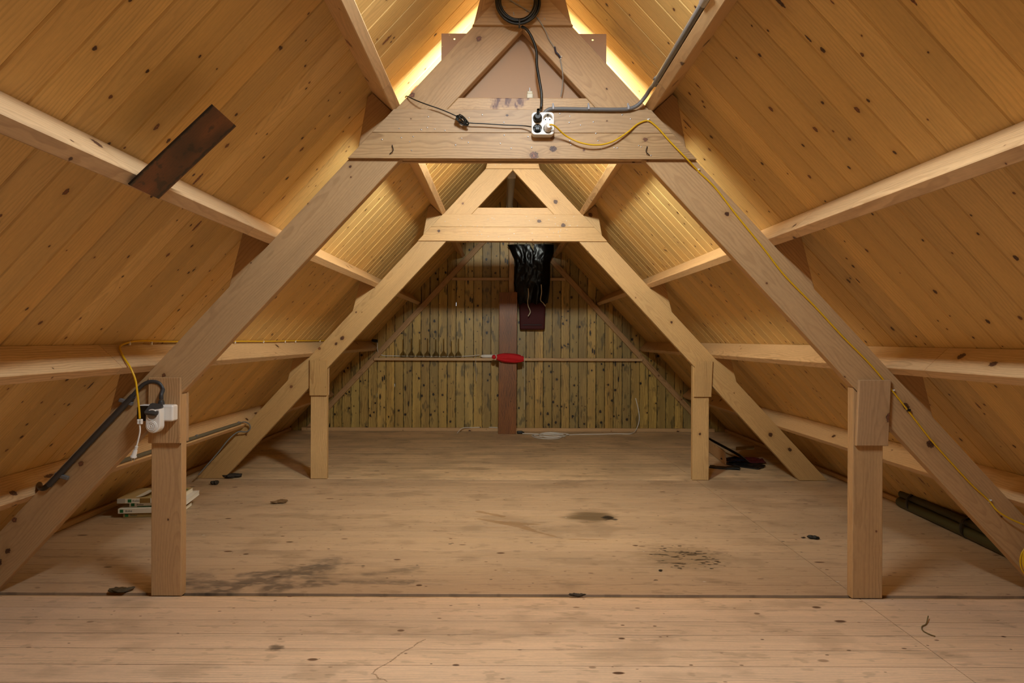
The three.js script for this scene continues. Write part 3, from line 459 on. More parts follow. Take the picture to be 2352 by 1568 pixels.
// ---------- double socket, timer plug and conduit on the left near post ----------
{
  const z = -(D1 - 0.018), c = at(370, 946, D1 - 0.018), t = thing('double_socket', 'white weatherproof double socket with dark flaps on the left near post', 'socket', [c.x, c.y - 0.04, z]);
  part('housing', rbox(0.155, 0.072, 0.05, 0.009, c.x, c.y, z + 0.025), whitePlastic, t);
  const fl = (x0, x1) => { const s = new THREE.Shape([V2(x0 + 0.006, -0.032), V2(x1 - 0.006, -0.032), V2(x1, -0.026), V2(x1, 0.026), V2(x1 - 0.006, 0.032), V2(x0 + 0.006, 0.032), V2(x0, 0.026), V2(x0, -0.026)]); return new THREE.ExtrudeGeometry(s, { depth: 0.008, bevelEnabled: true, bevelSize: 0.0015, bevelThickness: 0.0015, bevelSegments: 2 }); };
  part('flap', fl(-0.074, -0.022).translate(c.x, c.y, z + 0.05), blackPlastic, t, 'closed black flap');
  part('flap', fl(-0.004, 0.05).translate(-0.023, -0.032, 0).rotateX(-0.95).rotateZ(-0.1).translate(c.x + 0.012, c.y + 0.036, z + 0.052), darkGrey, t, 'raised grey flap');
  part('gland', mergeGeometries([new THREE.CylinderGeometry(0.013, 0.014, 0.014, 16).translate(c.x + 0.012, c.y + 0.042, z + 0.022), new THREE.CylinderGeometry(0.010, 0.012, 0.008, 16).translate(c.x + 0.012, c.y + 0.052, z + 0.022)]), darkGrey, t);
  const k = thing('timer_plug', 'white plug-in adapter with ringed round knob in the double socket', 'adapter', [c.x + 0.016, c.y - 0.08, z + 0.055]);
  const s = new THREE.Shape(); s.absarc(0, -0.062, 0.031, Math.PI, 0); s.lineTo(0.031, -0.005); s.lineTo(0.029, 0.012); s.lineTo(-0.026, 0.004); s.lineTo(-0.030, -0.012);
  part('body', new THREE.ExtrudeGeometry(s, { depth: 0.034, bevelEnabled: true, bevelSize: 0.003, bevelOffset: -0.003, bevelThickness: 0.004, bevelSegments: 3, curveSegments: 20 }).translate(c.x + 0.012, c.y + 0.012, z + 0.056), whitePlastic, k);
  const f = V3(c.x + 0.009, c.y - 0.05, z + 0.094);
  part('knob', mergeGeometries([new THREE.CylinderGeometry(0.023, 0.024, 0.006, 30).rotateX(Math.PI / 2).translate(f.x, f.y, f.z + 0.002), new THREE.TorusGeometry(0.0165, 0.0022, 8, 30).translate(f.x, f.y, f.z + 0.005), new THREE.TorusGeometry(0.0095, 0.0022, 8, 26).translate(f.x, f.y, f.z + 0.005), new THREE.SphereGeometry(0.004, 12, 8).translate(f.x, f.y, f.z + 0.005)]), whitePlastic, k);
  part('socket_recess', mergeGeometries([new THREE.CylinderGeometry(0.0215, 0.0215, 0.004, 26).rotateX(Math.PI / 2).translate(f.x + 0.001, f.y + 0.048, f.z - 0.0005)]), std(0x9a9088, 0.6), k, 'grey socket recess');
  part('rim', new THREE.TorusGeometry(0.0225, 0.003, 8, 28).translate(f.x + 0.001, f.y + 0.048, f.z), whitePlastic, k);

  const q = thing('conduit_pipe', 'dark grey conduit on the left near rafter, its cable arching into the double socket', 'pipe', [c.x - 0.2, c.y, z]), g = V3(c.x + 0.012, c.y + 0.058, z + 0.022), R = D1 - 0.016;
  part('cable', tube([g, g.clone().add(V3(0, 0.02, 0)), at(374, 892, R), at(366, 880, R), at(350, 876, R), at(332, 881, R), at(318, 893, R), at(302, 912, R)], 0.0088, 80, false, 12), darkGrey, q);
  part('pipe', cyl(at(306, 909, R), at(112, 1114, R), 0.0135, 0.0135, 16), std(0x3a3634, 0.42), q);
  part('pipe_bend', tube([at(114, 1111, R), at(102, 1120, R + 0.01), at(94, 1120, R + 0.03), at(90, 1112, R + 0.1)], 0.0125, 30, false, 12), blackPlastic, q);
  for (const [x, y] of [[293, 922], [146, 1092]]) { const p = at(x, y, D1); part('clamp', new RoundedBoxGeometry(0.062, 0.016, 0.018, 2, 0.003).rotateZ(-AL + 0.5).translate(p.x, p.y, p.z + 0.012), greyPlastic, q, 'grey pipe clamp'); }
}
{ // conduit on the lowest left purlin
  const A = PX[3], mk = (d, o = 0.02, u = 0.012) => V3(-A - SA * o + CA * u, OUT - M * A + CA * o + SA * u, -d), t = thing('conduit_pipe', 'thin grey conduit lying on the lowest left purlin behind the near post', 'pipe', mk(4.5).toArray());
  part('pipe', cyl(mk(3.55), mk(5.27), 0.012, 0.012, 14), std(0x66604f, 0.5), t);
  for (const d of [4.5, 5.22]) part('clamp', new RoundedBoxGeometry(0.044, 0.016, 0.022, 2, 0.004).rotateZ(AL).translate(...mk(d).toArray()), greyPlastic, t, 'grey pipe clamp');
  part('cable_loop', tube([mk(5.27), mk(5.34, 0.01, 0.02), V3(-A + 0.03, OUT - M * A + 0.0, -5.37), V3(-A + 0.035, OUT - M * A - 0.035, -5.375), V3(-A + 0.01, OUT - M * A - 0.062, -5.37), V3(-A - 0.05, OUT - M * A - 0.06, -5.35), at(528, 1006, 5.3), at(500, 1040, 5.25), at(456, 1090, 5.2)], 0.0055, 90, false, 8), greyPlastic, t);
}
{ // yellow cable on the left, ending in a white lead with a plug
  const A = PX[2] + SA * 0.138, B = OUT - M * PX[2] + CA * 0.138, mk = (d, dy = 0) => V3(-A + 0.018, B + 0.006 + dy, -d), t = thing('yellow_cable', 'yellow cable clipped along the third left purlin, its end hanging by the post', 'cable', mk(2.9).toArray());
  const h = [mk(8.12), mk(7.2), mk(6.2), mk(5.6), mk(5.1, 0.001), mk(4.6, -0.001), mk(4.1, 0.001), mk(3.6), mk(3.2, 0.003), mk(2.9, 0.004), at(275, 796, 2.79), at(277, 806, 2.765), at(285, 822, 2.735), at(300, 845, 2.705), at(311, 872, 2.7), at(315, 900, 2.7), at(319, 935, 2.7), at(321, 961, 2.7)];
  part('lead', tube(h, 0.0042, 260, false, 8), yellowPlastic, t);
  for (const d of [2.88, 3.06, 4.02, 4.5, 4.95, 5.2, 5.9, 6.6]) clip(mk(d, -0.004), t);
  const c = at(321.5, 968, 2.7); for (const e of [-1, 1]) part('terminal', mergeGeometries([rbox(0.009, 0.021, 0.012, 0.002, c.x + e * 0.0053, c.y, c.z), new THREE.CylinderGeometry(0.003, 0.003, 0.003, 10).rotateX(Math.PI / 2).translate(c.x + e * 0.0053, c.y + 0.005, c.z + 0.006), new THREE.CylinderGeometry(0.003, 0.003, 0.003, 10).rotateX(Math.PI / 2).translate(c.x + e * 0.0053, c.y - 0.005, c.z + 0.006)]), whitePlastic, t, 'white screw terminal');
  part('white_lead', tube([at(321, 974, 2.7), at(321.5, 990, 2.7), at(318, 1008, 2.7), at(314, 1024, 2.7)], 0.0033, 30), whitePlastic, t);
  const a = at(314, 1024, 2.7), b = at(306, 1050, 2.7), dir = b.clone().sub(a);
  const rings = [0, 0.13, 0.26].map(k => cyl(a.clone().addScaledVector(dir, k), a.clone().addScaledVector(dir, k + 0.08), 0.0062, 0.0066, 12));
  part('plug', mergeGeometries([...rings, cyl(a, a.clone().addScaledVector(dir, 0.4), 0.0045, 0.005, 12), cyl(a.clone().addScaledVector(dir, 0.36), b, 0.0085, 0.0115, 8), cyl(b.clone().addScaledVector(dir, -0.12), b, 0.0125, 0.0125, 12)]), whitePlastic, t, 'white two-pin plug');
  for (const e of [-1, 1]) part('pin', cyl(b.clone().add(V3(e * 0.005, 0, 0)), b.clone().add(V3(e * 0.005 - 0.002, -0.016, 0)), 0.0018, 0.0018, 8), steel, t);
}

// ---------- dark stained board tucked across the second left purlin ----------
{
  const nrm = V3(SA, -CA, 0);                                  // out of the left slope, into the room
  const onPlane = (px, py, apex) => { const a = at(px, py, 1), o = camera.position, dir = a.sub(o); const t = (apex - o.y - M * -o.x) / (dir.y - M * dir.x); return o.clone().addScaledVector(dir, t); };   // y = apex + M x on the left
  const c = [onPlane(297, 425, OUT - 0.024), onPlane(365, 457, OUT - 0.024), onPlane(543, 290, OUT - 0.018), onPlane(490, 242, OUT - 0.018)], th = 0.006, pos = [], uv = [], idx = [];
  const L = c[3].distanceTo(c[0]), w = c[1].distanceTo(c[0]), uvs = [[0, 0], [0, w], [L, w], [L, 0]], inside = c.map(q => q.clone()), outer = c.map(q => q.clone().addScaledVector(nrm, -th));
  const quad = (a, b, d, e, ua) => { const k = pos.length / 3; for (const [q, t] of [[a, ua[0]], [b, ua[1]], [d, ua[2]], [e, ua[3]]]) { pos.push(q.x, q.y, q.z); uv.push(t[0] / stainSheet.len, t[1] / stainSheet.totH); } idx.push(k, k + 1, k + 2, k, k + 2, k + 3); };
  quad(inside[0], inside[1], inside[2], inside[3], uvs); quad(outer[3], outer[2], outer[1], outer[0], [uvs[3], uvs[2], uvs[1], uvs[0]]);
  for (let i = 0; i < 4; i++) { const k = (i + 1) % 4; quad(inside[k], inside[i], outer[i], outer[k], [uvs[k], uvs[i], uvs[i], uvs[k]]); }
  const g = new THREE.BufferGeometry(); g.setAttribute('position', new THREE.Float32BufferAttribute(pos, 3)); g.setAttribute('uv', new THREE.Float32BufferAttribute(uv, 2)); g.setIndex(idx); g.computeVertexNormals();
  single('stained_board', g, stainMat, 'dark brown stained board lying slantwise over the second left purlin', 'board');
}

// ---------- gable: rakes, rails, post, and what hangs there ----------
const WF = DG;                                                 // face of the gable boards
{
  const rk = (s) => { const o = y => s * (OUT - 0.03 - y) / M, i = y => s * (OUT - 0.125 - y) / M; return slab([[o(0.05), 0.05], [i(0.05), 0.05], [i(2.6), 2.6], [o(2.6), 2.6]], WF - 0.046, 0.045, [s * CA, -SA], 70 + s); };
  const rakeMat = packMat;
  single('gable_rake', rk(-1), rakeMat, 'slim sloping batten on the left half of the gable wall', 'batten');
  single('gable_rake', rk(1), rakeMat, 'slim sloping batten on the right half of the gable wall', 'batten');
  const yl = at(1000, 824.5, WF - 0.05).y, yu = at(1000, 640, WF - 0.04).y, px = at(1166, 800, WF - 0.08).x;
  const xr = y => (OUT - 0.125 - y) / M;
  single('wall_rail', block(-xr(yl) - 0.03, px - 0.115, yl - 0.017, yl + 0.017, WF - 0.085, WF - 0.001, [1, 0], 73), beamMats[1], 'lower rail left of the post, carrying the row of glass flasks', 'rail');
  single('wall_rail', block(px + 0.115, xr(yl) + 0.03, yl - 0.017, yl + 0.017, WF - 0.07, WF - 0.001, [1, 0], 74), beamMats[1], 'lower bare rail right of the gable post', 'rail');
  single('wall_rail', block(-xr(yu) + 0.0, px + 0.012, yu - 0.017, yu + 0.017, WF - 0.04, WF - 0.001, [1, 0], 75), beamMats[2], 'short upper rail left of the black plastic, high on the gable', 'rail');
  single('wall_rail', block(px + 0.078, xr(yu), yu - 0.017, yu + 0.017, WF - 0.04, WF - 0.001, [1, 0], 76), beamMats[2], 'short upper rail passing behind the black plastic on the gable', 'rail');
  const yt = at(1166, 671, WF - 0.25).y;
  const g = slab([[px - 0.113, 0.001], [px + 0.107, 0.001], [px + 0.113, yt], [px - 0.105, yt]], WF - 0.27, 0.03, [0, 1], 3, 0.002, brownSheet); single('gable_board', g, brownMat, 'wide red-brown upright board standing before the middle of the gable', 'board');
  single('gable_stud', block(px + 0.013, px + 0.077, 0.002, 2.78, WF - 0.12, WF - 0.046 + 0.044, [0, 1], 78), beamMats[3], 'narrow pale stud rising behind the red-brown gable board', 'stud');

  // flasks on the rail
  const prof = [[0.0004, 0], [0.034, 0.001], [0.042, 0.010], [0.043, 0.028], [0.038, 0.044], [0.022, 0.064], [0.009, 0.082], [0.0075, 0.1], [0.007, 0.225], [0.0085, 0.229], [0.0075, 0.231]].map(p => V2(...p));
  const glass = new THREE.MeshPhysicalMaterial({ color: 0xdfdbd2, roughness: 0.03, transmission: 1, thickness: 0, ior: 1.5, side: THREE.DoubleSide });
  const fg = new THREE.LatheGeometry(prof, 28), fy = yl + 0.018, first = new THREE.Mesh(fg, glass);
  const nm = ['leftmost', 'second from the left', 'third from the left', 'fourth from the left', 'fifth from the left', 'third from the right', 'second from the right', 'rightmost'];
  [926, 945, 964, 982, 1001, 1019, 1037, 1053].forEach((x, i) => { const f = i ? first.clone() : first, p = at(x, 815, WF - 0.05); f.name = numbered('glass_flask'); f.position.set(p.x, fy, p.z); f.scale.setScalar(i === 6 ? 0.88 : 0.97 + (i % 3) * 0.025); f.scale.y = 1 + (i % 2) * 0.04 - (i === 6 ? 0.1 : 0); f.userData = { label: `clear long-necked glass flask on the gable rail, ${nm[i]} of eight`, category: 'flask', group: 'glass flasks on the gable rail' }; scene.add(f); });

  // white cable along the rail, its black plug at the end of the third left purlin
  const c0 = at(861, 783, 8.1), t = thing('white_cable', 'white cable running along the rail behind the flasks to a black plug', 'cable', c0.toArray());
  part('lead', tube([c0.clone().add(V3(0.03, -0.002, 0)), at(867, 790, 8.14), at(867, 802, 8.16), at(871, 812, WF - 0.02), at(880, 816, WF - 0.014), at(905, 817, WF - 0.012), at(960, 818, WF - 0.012), at(1040, 818.5, WF - 0.012), at(1085, 817, WF - 0.03), at(1101, 815, WF - 0.05)], 0.0048, 120, false, 8), whitePlastic, t);
  part('plug', mergeGeometries([cyl(c0.clone().add(V3(-0.035, 0.01, 0)), c0.clone().add(V3(0.02, 0, 0)), 0.016, 0.022, 16), cyl(c0.clone().add(V3(0.02, 0, 0)), c0.clone().add(V3(0.036, 0, 0)), 0.018, 0.018, 16)]), blackPlastic, t, 'black plug');

  const l0 = at(1104, 814.5, WF - 0.055), l1 = at(1160, 813.5, WF - 0.055), lt = thing('small_tube_light', 'small white cylindrical tube light lying on the rail beside the red cloth', 'light', [l0.x, l0.y - 0.02, l0.z]); l0.y = l1.y = yl + 0.017 + 0.0225;
  part('tube', cyl(l0.clone().add(V3(0.045, 0, 0)), l1, 0.022, 0.022, 20), whitePlastic, lt);
  part('end_cap', mergeGeometries([cyl(l0.clone().add(V3(0.012, 0, 0)), l0.clone().add(V3(0.044, 0, 0)), 0.017, 0.022, 20), cyl(l0, l0.clone().add(V3(0.014, 0, 0)), 0.005, 0.012, 14)]), whitePlastic, lt);

  // red cloth roll tied before the board
  const zr = -(WF - 0.27) + 0.055, ra = at(1140, 819, -zr), rb = at(1203, 823, -zr), rt = thing('red_cloth', 'bright red rolled cloth tied at both ends, across the red-brown board', 'cloth', [ra.x, ra.y - 0.06, zr]), red = std(0xc4141c, 0.8, { side: THREE.DoubleSide });
  const NU = 60, NV = 36, pos = [], uv = [], idx = [], rad = u => 0.052 * Math.pow(Math.max(0, Math.sin(Math.PI * Math.min(1, u * 0.92 + 0.04))), 0.42) + 0.006;
  for (let i = 0; i <= NU; i++) for (let j = 0; j <= NV; j++) { const u = i / NU, a = j / NV * Math.PI * 2, q = rad(u) * (1 + 0.06 * Math.sin(a * 7 + u * 3) + 0.03 * Math.sin(a * 13 - u * 9)); pos.push(ra.x + (rb.x - ra.x) * u, ra.y + (rb.y - ra.y) * u - 0.006 + Math.sin(a) * q * 0.98, zr + Math.cos(a) * q * 0.8); uv.push(u, j / NV); if (i < NU && j < NV) { const k = i * (NV + 1) + j; idx.push(k, k + 1, k + NV + 1, k + 1, k + NV + 2, k + NV + 1); } }
  const rg = new THREE.BufferGeometry(); rg.setAttribute('position', new THREE.Float32BufferAttribute(pos, 3)); rg.setAttribute('uv', new THREE.Float32BufferAttribute(uv, 2)); rg.setIndex(idx); rg.computeVertexNormals();
  part('roll', rg, red, rt);
  const kb = at(1134.5, 819.5, -zr); part('knob', new THREE.SphereGeometry(0.026, 20, 14).scale(1.0, 1.05, 0.9).translate(kb.x, kb.y, zr), red, rt);
  part('string', tube([at(1139, 815, -zr - 0.02), at(1141, 819, -zr - 0.03), at(1140, 823, -zr - 0.02)], 0.004, 14), stringMat, rt, 'pale tying string'); part('string', tube([at(1197, 816, -zr), at(1200, 820, -zr - 0.01), at(1203, 825, -zr)], 0.005, 14), stringMat, rt, 'pale tying string');

  // strings hanging from the rails
  for (const [x, y0, y1, n] of [[1093, 813, 875, 'cream string hanging from the rail left of the red cloth'], [1200.5, 820, 864, 'short cream string hanging just right of the red cloth'], [1205, 821, 940, 'long cream string hanging right of the red cloth']]) { const d = WF - 0.1; single('hanging_string', capped([at(x - 0.5, y0, d), at(x, (y0 + y1) / 2, d), at(x + (y1 > 900 ? -1 : 1), y1, d)], 0.0035, 24, 6), stringMat, n, 'string'); }

  // black plastic sheet with two straps, and a dark red bag below it
  const zt = -(WF - 0.16), tt = thing('plastic_sheet', 'glossy black plastic sheet hanging in folds high on the gable, cream straps dangling', 'plastic sheet', at(1220, 695, -zt).toArray());
  const left = [[562, 1165], [575, 1172], [600, 1183], [625, 1183], [650, 1180], [675, 1186], [697, 1190]], right = [[562, 1272], [585, 1271], [600, 1264], [640, 1264], [670, 1262], [690, 1259], [697, 1258]];
  const look = (tab, y) => { for (let i = 0; i < tab.length - 1; i++) if (y <= tab[i + 1][0]) { const f = (y - tab[i][0]) / (tab[i + 1][0] - tab[i][0]); return tab[i][1] + (tab[i + 1][1] - tab[i][1]) * f; } return tab[tab.length - 1][1]; };
  const tp = [], ti = [], GU = 72, GV = 60;
  for (let f = 0; f < 2; f++) for (let j = 0; j <= GV; j++) for (let i = 0; i <= GU; i++) {
    const u = i / GU, v = j / GV, y = 562 + v * 135 + (u > 0.48 && u < 0.58 ? 16 * Math.max(0, 1 - v * 4) * (1 - Math.abs(u - 0.53) / 0.05) : 0) + 2.2 * Math.sin(u * 23) * (v > 0.9 ? (v - 0.9) * 10 : 0), xl = look(left, y), xr2 = look(right, y), x = xl + (xr2 - xl) * u;
    const fold = 0.016 * Math.sin(u * 8.5 + v * 1.2 + 2.4 * fbm(u * 2, v * 2, 2)) * (0.35 + v) + 0.05 * (fbm(u * 3.4 + 4, v * 2.2, 3) - 0.5) + 0.012 * (fbm(u * 9, v * 8, 3) - 0.5), rim = Math.pow(Math.sin(Math.PI * Math.min(1, Math.max(0, u))), 0.35);
    const p = at(x, y, -zt); tp.push(p.x, p.y, p.z + (f ? -0.004 : fold + 0.045 * rim + 0.002));
  }
  for (let f = 0; f < 2; f++) for (let j = 0; j < GV; j++) for (let i = 0; i < GU; i++) { const k = f * (GU + 1) * (GV + 1) + j * (GU + 1) + i, a = k + 1, b = k + GU + 1, c = b + 1; f ? ti.push(k, a, b, a, c, b) : ti.push(k, b, a, a, b, c); }
  const tg = new THREE.BufferGeometry(); tg.setAttribute('position', new THREE.Float32BufferAttribute(tp, 3)); tg.setIndex(ti); tg.computeVertexNormals();
  part('sheet', tg, new THREE.MeshPhysicalMaterial({ color: 0x070707, roughness: 0.24, specularIntensity: 0.45, side: THREE.DoubleSide }), tt);
  part('strap', tube([at(1213, 662, -zt - 0.085), at(1214, 676, -zt - 0.085), at(1212, 692, -zt - 0.085), at(1213, 702, -zt - 0.08), at(1218, 716, -zt - 0.08), at(1213, 726, -zt - 0.08)], 0.006, 50, false, 6), stringMat, tt, 'cream strap');
  part('strap', tube([at(1243, 653, -zt - 0.085), at(1244, 670, -zt - 0.085), at(1242, 690, -zt - 0.085), at(1247, 695, -zt - 0.08), at(1253, 703, -zt - 0.08)], 0.006, 50, false, 6), stringMat, tt, 'cream strap');
  const rc = at(1222.5, 724, WF - 0.09), bag = thing('red_bag', 'dark red flat bag hanging below the black plastic sheet on the gable', 'bag', [rc.x, rc.y - 0.16, rc.z]);
  const bg = new RoundedBoxGeometry(0.32, 0.36, 0.07, 6, 0.022); { const p = bg.attributes.position; for (let i = 0; i < p.count; i++) { const x = p.getX(i), y = p.getY(i); p.setZ(i, p.getZ(i) * (0.8 + 0.5 * fbm(x * 9 + 3, y * 7, 3))); p.setX(i, x * (1 + 0.03 * Math.sin(y * 14))); } bg.computeVertexNormals(); }
  part('body', bg.translate(rc.x, rc.y, rc.z), std(0x430304, 0.75), bag);
  part('seam', new RoundedBoxGeometry(0.24, 0.014, 0.012, 2, 0.004).translate(rc.x, rc.y - 0.12, rc.z + 0.04), std(0x2c0507, 0.6), bag);
}
{ // white flex coiled on the floor before the gable
  const t = thing('floor_cable', 'white flex coiled on the floor in front of the gable, one end up the wall', 'cable', at(1255, 1003, 7.9).setY(0).toArray()), fl = (px, py) => { const d = CAMY * F / (py - 778 + ROLL * (px - 1151) * -1); const p = at(px, py, d); p.y = 0.007; return p; };
  const c = fl(1257, 1003), r = rngOf(19), ring = []; for (let i = 0; i <= 4 * 20; i++) { const a = i / 20 * Math.PI * 2, k = i / 20; ring.push(V3(c.x + Math.cos(a) * (0.17 + 0.03 * Math.sin(k * 1.7)) + 0.02 * k, 0.007 + 0.003 * k, c.z + Math.sin(a) * (0.16 + 0.05 * Math.cos(k * 2.3)) - 0.02 * k)); }
  part('coil', tube(ring, 0.0055, 240, false, 6), whitePlastic, t);
  const w0 = fl(1448, 997); part('lead', tube([ring[ring.length - 1], fl(1300, 1000), fl(1330, 998.5), fl(1380, 998), fl(1420, 997), w0, at(1462, 985, WF - 0.05), at(1468, 965, WF - 0.03), at(1467, 945, WF - 0.02), at(1460, 914, WF - 0.012)], 0.0055, 120, false, 6), whitePlastic, t);
  part('lead', tube([ring[0], fl(1240, 998), fl(1220, 997), fl(1200, 996.5)], 0.0055, 40, false, 6), whitePlastic, t);
  const p = fl(1194, 996); part('plug', mergeGeometries([rbox(0.07, 0.035, 0.035, 0.01, p.x, 0.019, p.z), cyl(V3(p.x + 0.03, 0.018, p.z), V3(p.x + 0.055, 0.016, p.z), 0.012, 0.007, 12)]), blackPlastic, t, 'dark plug');
  single('loose_wire', tube([fl(1050, 995.5), fl(1062, 991.5), fl(1085, 990), fl(1110, 989), fl(1143, 990)].map((q, i) => q.setY(i ? 0.046 : 0.006)), 0.005, 50, false, 6), whitePlastic, 'short white wire lying over the baseboard left of the gable board', 'wire');
}

// ---------- things on the floor ----------
const onFloor = (px, py) => { let d = 4; for (let i = 0; i < 6; i++) d = CAMY * F / (py - 778 - ROLL * (px - 1151)); const p = at(px, py, d); p.y = 0.0016; return p; };
{ // books under the left slope
  const spine = (n, base, green) => { const c = document.createElement('canvas'); c.width = 512; c.height = 48; const g = c.getContext('2d'); g.fillStyle = base; g.fillRect(0, 0, 512, 48); g.fillStyle = '#1f6b3a'; g.fillRect(n === 3 ? 92 : 16, 8, 32, 32); g.fillStyle = 'rgba(60,60,58,0.85)'; g.font = 'bold 26px sans-serif'; g.fillText('Robo', n === 3 ? 132 : 66, 34); if (green) { g.fillStyle = '#2b7d45'; g.fillRect(70, 40, 130, 8); } if (n === 3) { g.fillStyle = '#8a6a32'; g.fillRect(196, 0, 92, 48); g.fillStyle = '#b7b0a4'; g.fillRect(0, 0, 70, 48); } const t = new THREE.CanvasTexture(c); t.colorSpace = THREE.SRGBColorSpace; return new THREE.MeshStandardMaterial({ map: t, roughness: 0.6 }); };
  const label = ['worn tan bottom book of the stack under the left slope', 'white book with wide spine, second up in the stack', 'white book second from the top of the stack', 'top book of the stack, its cover curling up to show a page'];
  let y = 0.0012; const o = V3(-2.555, 0, -4.215);
  const dims = [[0.335, 0.27, 0.027, 0.028, 0.0, 0.125], [0.345, 0.28, 0.031, 0.0, 0.01, 0.118], [0.345, 0.30, 0.030, 0.05, -0.03, 0.15], [0.365, 0.30, 0.031, -0.012, 0.0, 0.10]];
  dims.forEach(([w, dp, h, dx, dz, rot], i) => {
    const t = thing('book', label[i], 'book', [o.x + dx, y, o.z + dz], 'stacked white books'); t.rotation.y = rot;
    const put = (name, g, m, l) => { const b = new THREE.Mesh(g, m); b.name = name; if (l) b.userData.label = l; t.add(b); };
    const cov = std(i ? 0xe6dfd2 : 0xa8905e, 0.55);
    put('back_cover', rbox(w, 0.0016, dp, 0.0006, w / 2, 0.001, -dp / 2), cov);
    put('front_cover', rbox(w, 0.0016, dp, 0.0006, w / 2, h - 0.001, -dp / 2), i === 3 ? std(0xb59a68, 0.6) : cov);
    put('pages', new THREE.BoxGeometry(w - 0.006, h - 0.0036, dp - 0.006).translate(w / 2, h / 2, -dp / 2 - 0.001), std(0xe9e0cf, 0.8));
    put('spine', rbox(w, h - 0.0004, 0.0022, 0.0008, w / 2, h / 2, 0.0005), spine(i, i === 0 ? '#9c8350' : '#e2dacb', i === 2));
    if (i === 3) {
      const s = []; for (let k = 0; k <= 16; k++) { const q = k / 16; s.push([0.10 + q * 0.12, h + 0.002 + 0.05 * Math.pow(q, 2.0)]); }
      const sh = new THREE.Shape([...s.map(p => V2(...p)), ...s.slice().reverse().map(p => V2(p[0], p[1] - 0.0012))]); put('curled_page', new THREE.ExtrudeGeometry(sh, { depth: 0.2, bevelEnabled: false }).translate(0, 0, -0.23), std(0xd9d3c4, 0.8), 'pale page curling upwards');
      put('green_panel', new THREE.BoxGeometry(0.13, 0.0006, 0.16).translate(w - 0.075, h + 0.0002, -dp * 0.55), std(0x2a6b3c, 0.6), 'green cover print');
    }
    y += h + 0.0008;
  });
}
function lump(name, label, cat, px, py, L, W, H, ang, col, seed, curl = 0) {
  const g = new THREE.SphereGeometry(0.5, 26, 14), p = g.attributes.position;
  for (let i = 0; i < p.count; i++) { let x = p.getX(i), y = p.getY(i), z = p.getZ(i); const n = 0.4 + 1.15 * fbm(x * 5.3 + seed, z * 6.1 + y * 3 + seed * 2, 4); const taper = 1 - 0.5 * Math.pow(Math.abs(x * 2), 2); x *= L * n; z = z * W * n * taper + (fbm(x / L * 4 + seed, 3, 3) - 0.5) * W * 0.8; y *= H * (n + 0.5 * (fbm(x / L * 9, z / W * 8 + seed, 3) - 0.3)); y += curl * x * x / L + H * 0.42; p.setXYZ(i, x, Math.max(0.0004, y), z); }
  g.rotateY(ang); g.computeVertexNormals(); const b = onFloor(px, py); g.translate(b.x, b.y, b.z); single(name, g, std(col, 0.75), label, cat);
}
lump('dry_leaf', 'dark curled dry leaf left of the left near post', 'leaf', 279, 1358, 0.10, 0.045, 0.018, 0.2, 0x4a3a20, 3, 0.12);
lump('bark_chip', 'brown chip of bark on the boards right of the books', 'bark', 642, 1155, 0.11, 0.05, 0.022, 0.35, 0x6a4c2a, 5, 0.12);
lump('dirt_lump', 'small dark lump on the boards just right of the books', 'dirt lump', 493, 1112, 0.06, 0.05, 0.03, 0.5, 0x2e2418, 7, 0.12);
lump('dirt_lump', 'dark twisted debris at the foot of the left far rafter', 'dirt lump', 535, 1097, 0.14, 0.06, 0.035, 0.2, 0x2a221a, 9, 0.12);
lump('cocoon', 'dark ridged cocoon on the boards left of the right near post', 'cocoon', 1868, 1238, 0.062, 0.022, 0.02, -0.35, 0x221c12, 11, 0.12);
lump('wood_chip', 'tiny dark splinter left of the right near post, beside the cocoon', 'splinter', 1845, 1235.5, 0.025, 0.01, 0.006, 0.1, 0x3a2a16, 13, 0);
lump('dirt_lump', 'tangle of dirt caught in the dark floor joint between the near posts', 'dirt lump', 1328, 1370, 0.07, 0.022, 0.014, 0.1, 0x3a2c1c, 15, 0.2);
lump('wood_chip', 'small dark chip in front of the sooty speckled patch', 'splinter', 1517, 1311, 0.022, 0.014, 0.007, 0.1, 0x2c2216, 17, 0);
{ // dark twig on the right foreground boards
  single('dry_stalk', tube([onFloor(2132, 1422), onFloor(2126, 1436), onFloor(2118, 1440), onFloor(2120, 1450), onFloor(2134, 1458), onFloor(2148, 1463)].map((q, i) => q.setY(0.004 + (i === 0 ? 0.01 : 0))), 0.0022, 40, false, 6), std(0x6a5a34, 0.8), 'bent dry grass stalk on the foreground boards at right', 'stalk');
}
{ // strapped dark roll under the right eave
  const a = V3(2.70, 0, -4.55), b = V3(2.62, 0, -3.4), t = thing('strapped_roll', 'long dark green strapped roll lying under the right eave', 'roll', [a.x, 0, a.z]), m = std(0x3b3718, 0.55);
  for (const [o, y, r] of [[0.0, 0.037, 0.035], [0.005, 0.092, 0.024]]) { const p = a.clone().add(V3(o, y, 0)), q = b.clone().add(V3(o, y, 0)), g = tube([p, p.clone().lerp(q, 0.33).add(V3(0, 0.002, 0)), p.clone().lerp(q, 0.66).add(V3(0.004, 0, 0)), q], r, 40, false, 18); part('roll', mergeGeometries([g, new THREE.SphereGeometry(r, 16, 10).translate(p.x, p.y, p.z)]), m, t); }
  for (const k of [0.62, 0.12]) { const c = a.clone().lerp(b, k); part('strap', new THREE.TorusGeometry(0.05, 0.004, 8, 30).scale(0.8, 1.16, 3).translate(c.x, 0.063, c.z), blackPlastic, t, 'black strap'); }
}
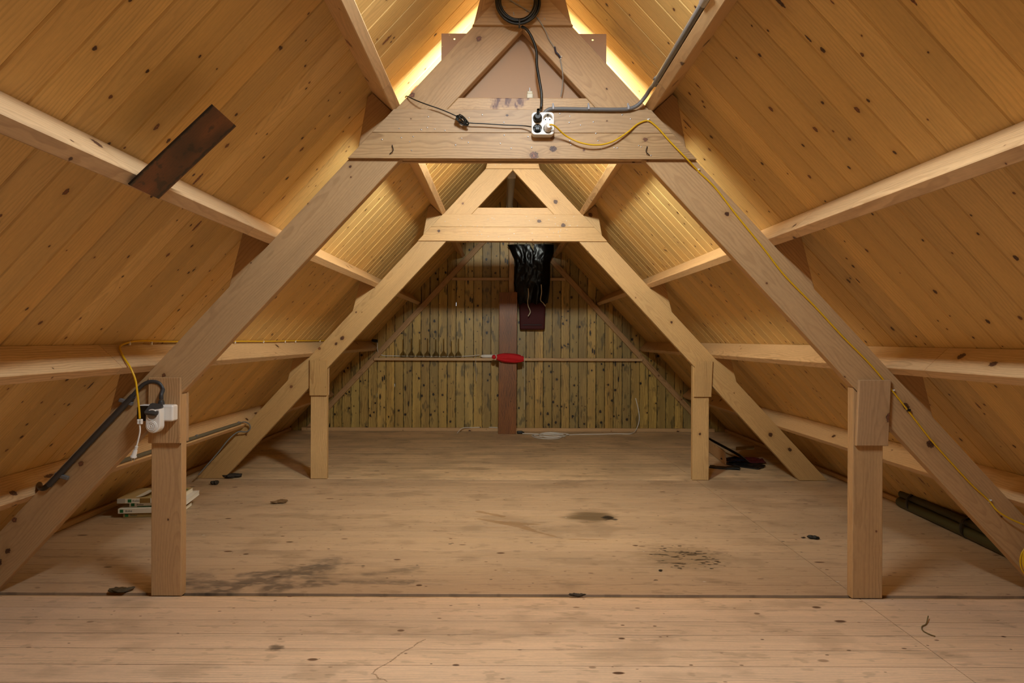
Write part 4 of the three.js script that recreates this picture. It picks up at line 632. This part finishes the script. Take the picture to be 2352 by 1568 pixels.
{ // boards, cardboard and magazines behind the right far post
  const lay = (a, b, h, th, lean, mat, row) => { const d = b.clone().sub(a), L = d.length(), e1 = d.normalize(), side = new THREE.Vector3().crossVectors(e1, V3(0, 1, 0)).normalize(), up = new THREE.Vector3().crossVectors(side, e1), e2 = up.clone().multiplyScalar(Math.cos(lean)).addScaledVector(side, Math.sin(lean)), e3 = new THREE.Vector3().crossVectors(e1, e2); return bar(boxSection(h, th, 0.001), L, beamSheet, row, 0.4, false, frameOf(a, e1, e2, e3)); };
  single('wood_offcut', lay(V3(2.095, 0.012, -7.2), V3(1.99, 0.003, -6.06), 0.125, 0.015, 0.1, cleatMat, 2), cleatMat, 'plain board offcut lying on edge behind the right far post', 'board');
  const u = thing('cardboard_sheet', 'long dark cardboard sheet leaning on the clutter behind the right far post', 'cardboard', [2.2, 0, -6.5]), card = std(0x3d2b1a, 0.8);
  part('panel', lay(V3(2.15, 0.085, -7.15), V3(2.2, 0.035, -6.02), 0.12, 0.004, 0.9, card, 3), card, u);
  part('flap', new THREE.BoxGeometry(0.17, 0.003, 0.2).rotateZ(0.12).rotateY(-0.35).translate(2.31, 0.1, -6.42), std(0x8a7346, 0.8), u, 'pale flap');
  const names = ['topmost crumpled dark magazine in the clutter behind the right far post', 'dark red-edged magazine in the clutter behind the right far post', 'black crumpled sheet right beside the foot of the right far post', 'flat dark magazine lowest in the clutter behind the right far post'];
  [[2.09, -6.12, 0.17, 0.16, 0.034, 0x191420], [2.28, -6.2, 0.22, 0.2, 0.012, 0x4a1018], [1.93, -5.9, 0.26, 0.1, 0.0, 0x14130f], [2.16, -6.0, 0.3, 0.16, 0.0, 0x100e10]].forEach(([x, z, w, dp, y, c], i) => {
    const g = new THREE.BoxGeometry(w, 0.010, dp, 26, 1, 14), p = g.attributes.position; for (let k = 0; k < p.count; k++) { const X = p.getX(k), Z = p.getZ(k); p.setY(k, p.getY(k) + 0.0056 + y + 0.04 * Math.max(0, fbm(X * 11 + i * 7, Z * 13 + i, 3) - 0.36)); } g.computeVertexNormals(); g.rotateY(0.3 - i * 0.35).translate(x, 0, z);
    single('magazine', g, std(c, 0.45), names[i], 'magazine');
  });
}

scene.traverse(o => { if (o.isMesh) { o.castShadow = true; o.receiveShadow = true; } });
renderer.render(scene, camera);
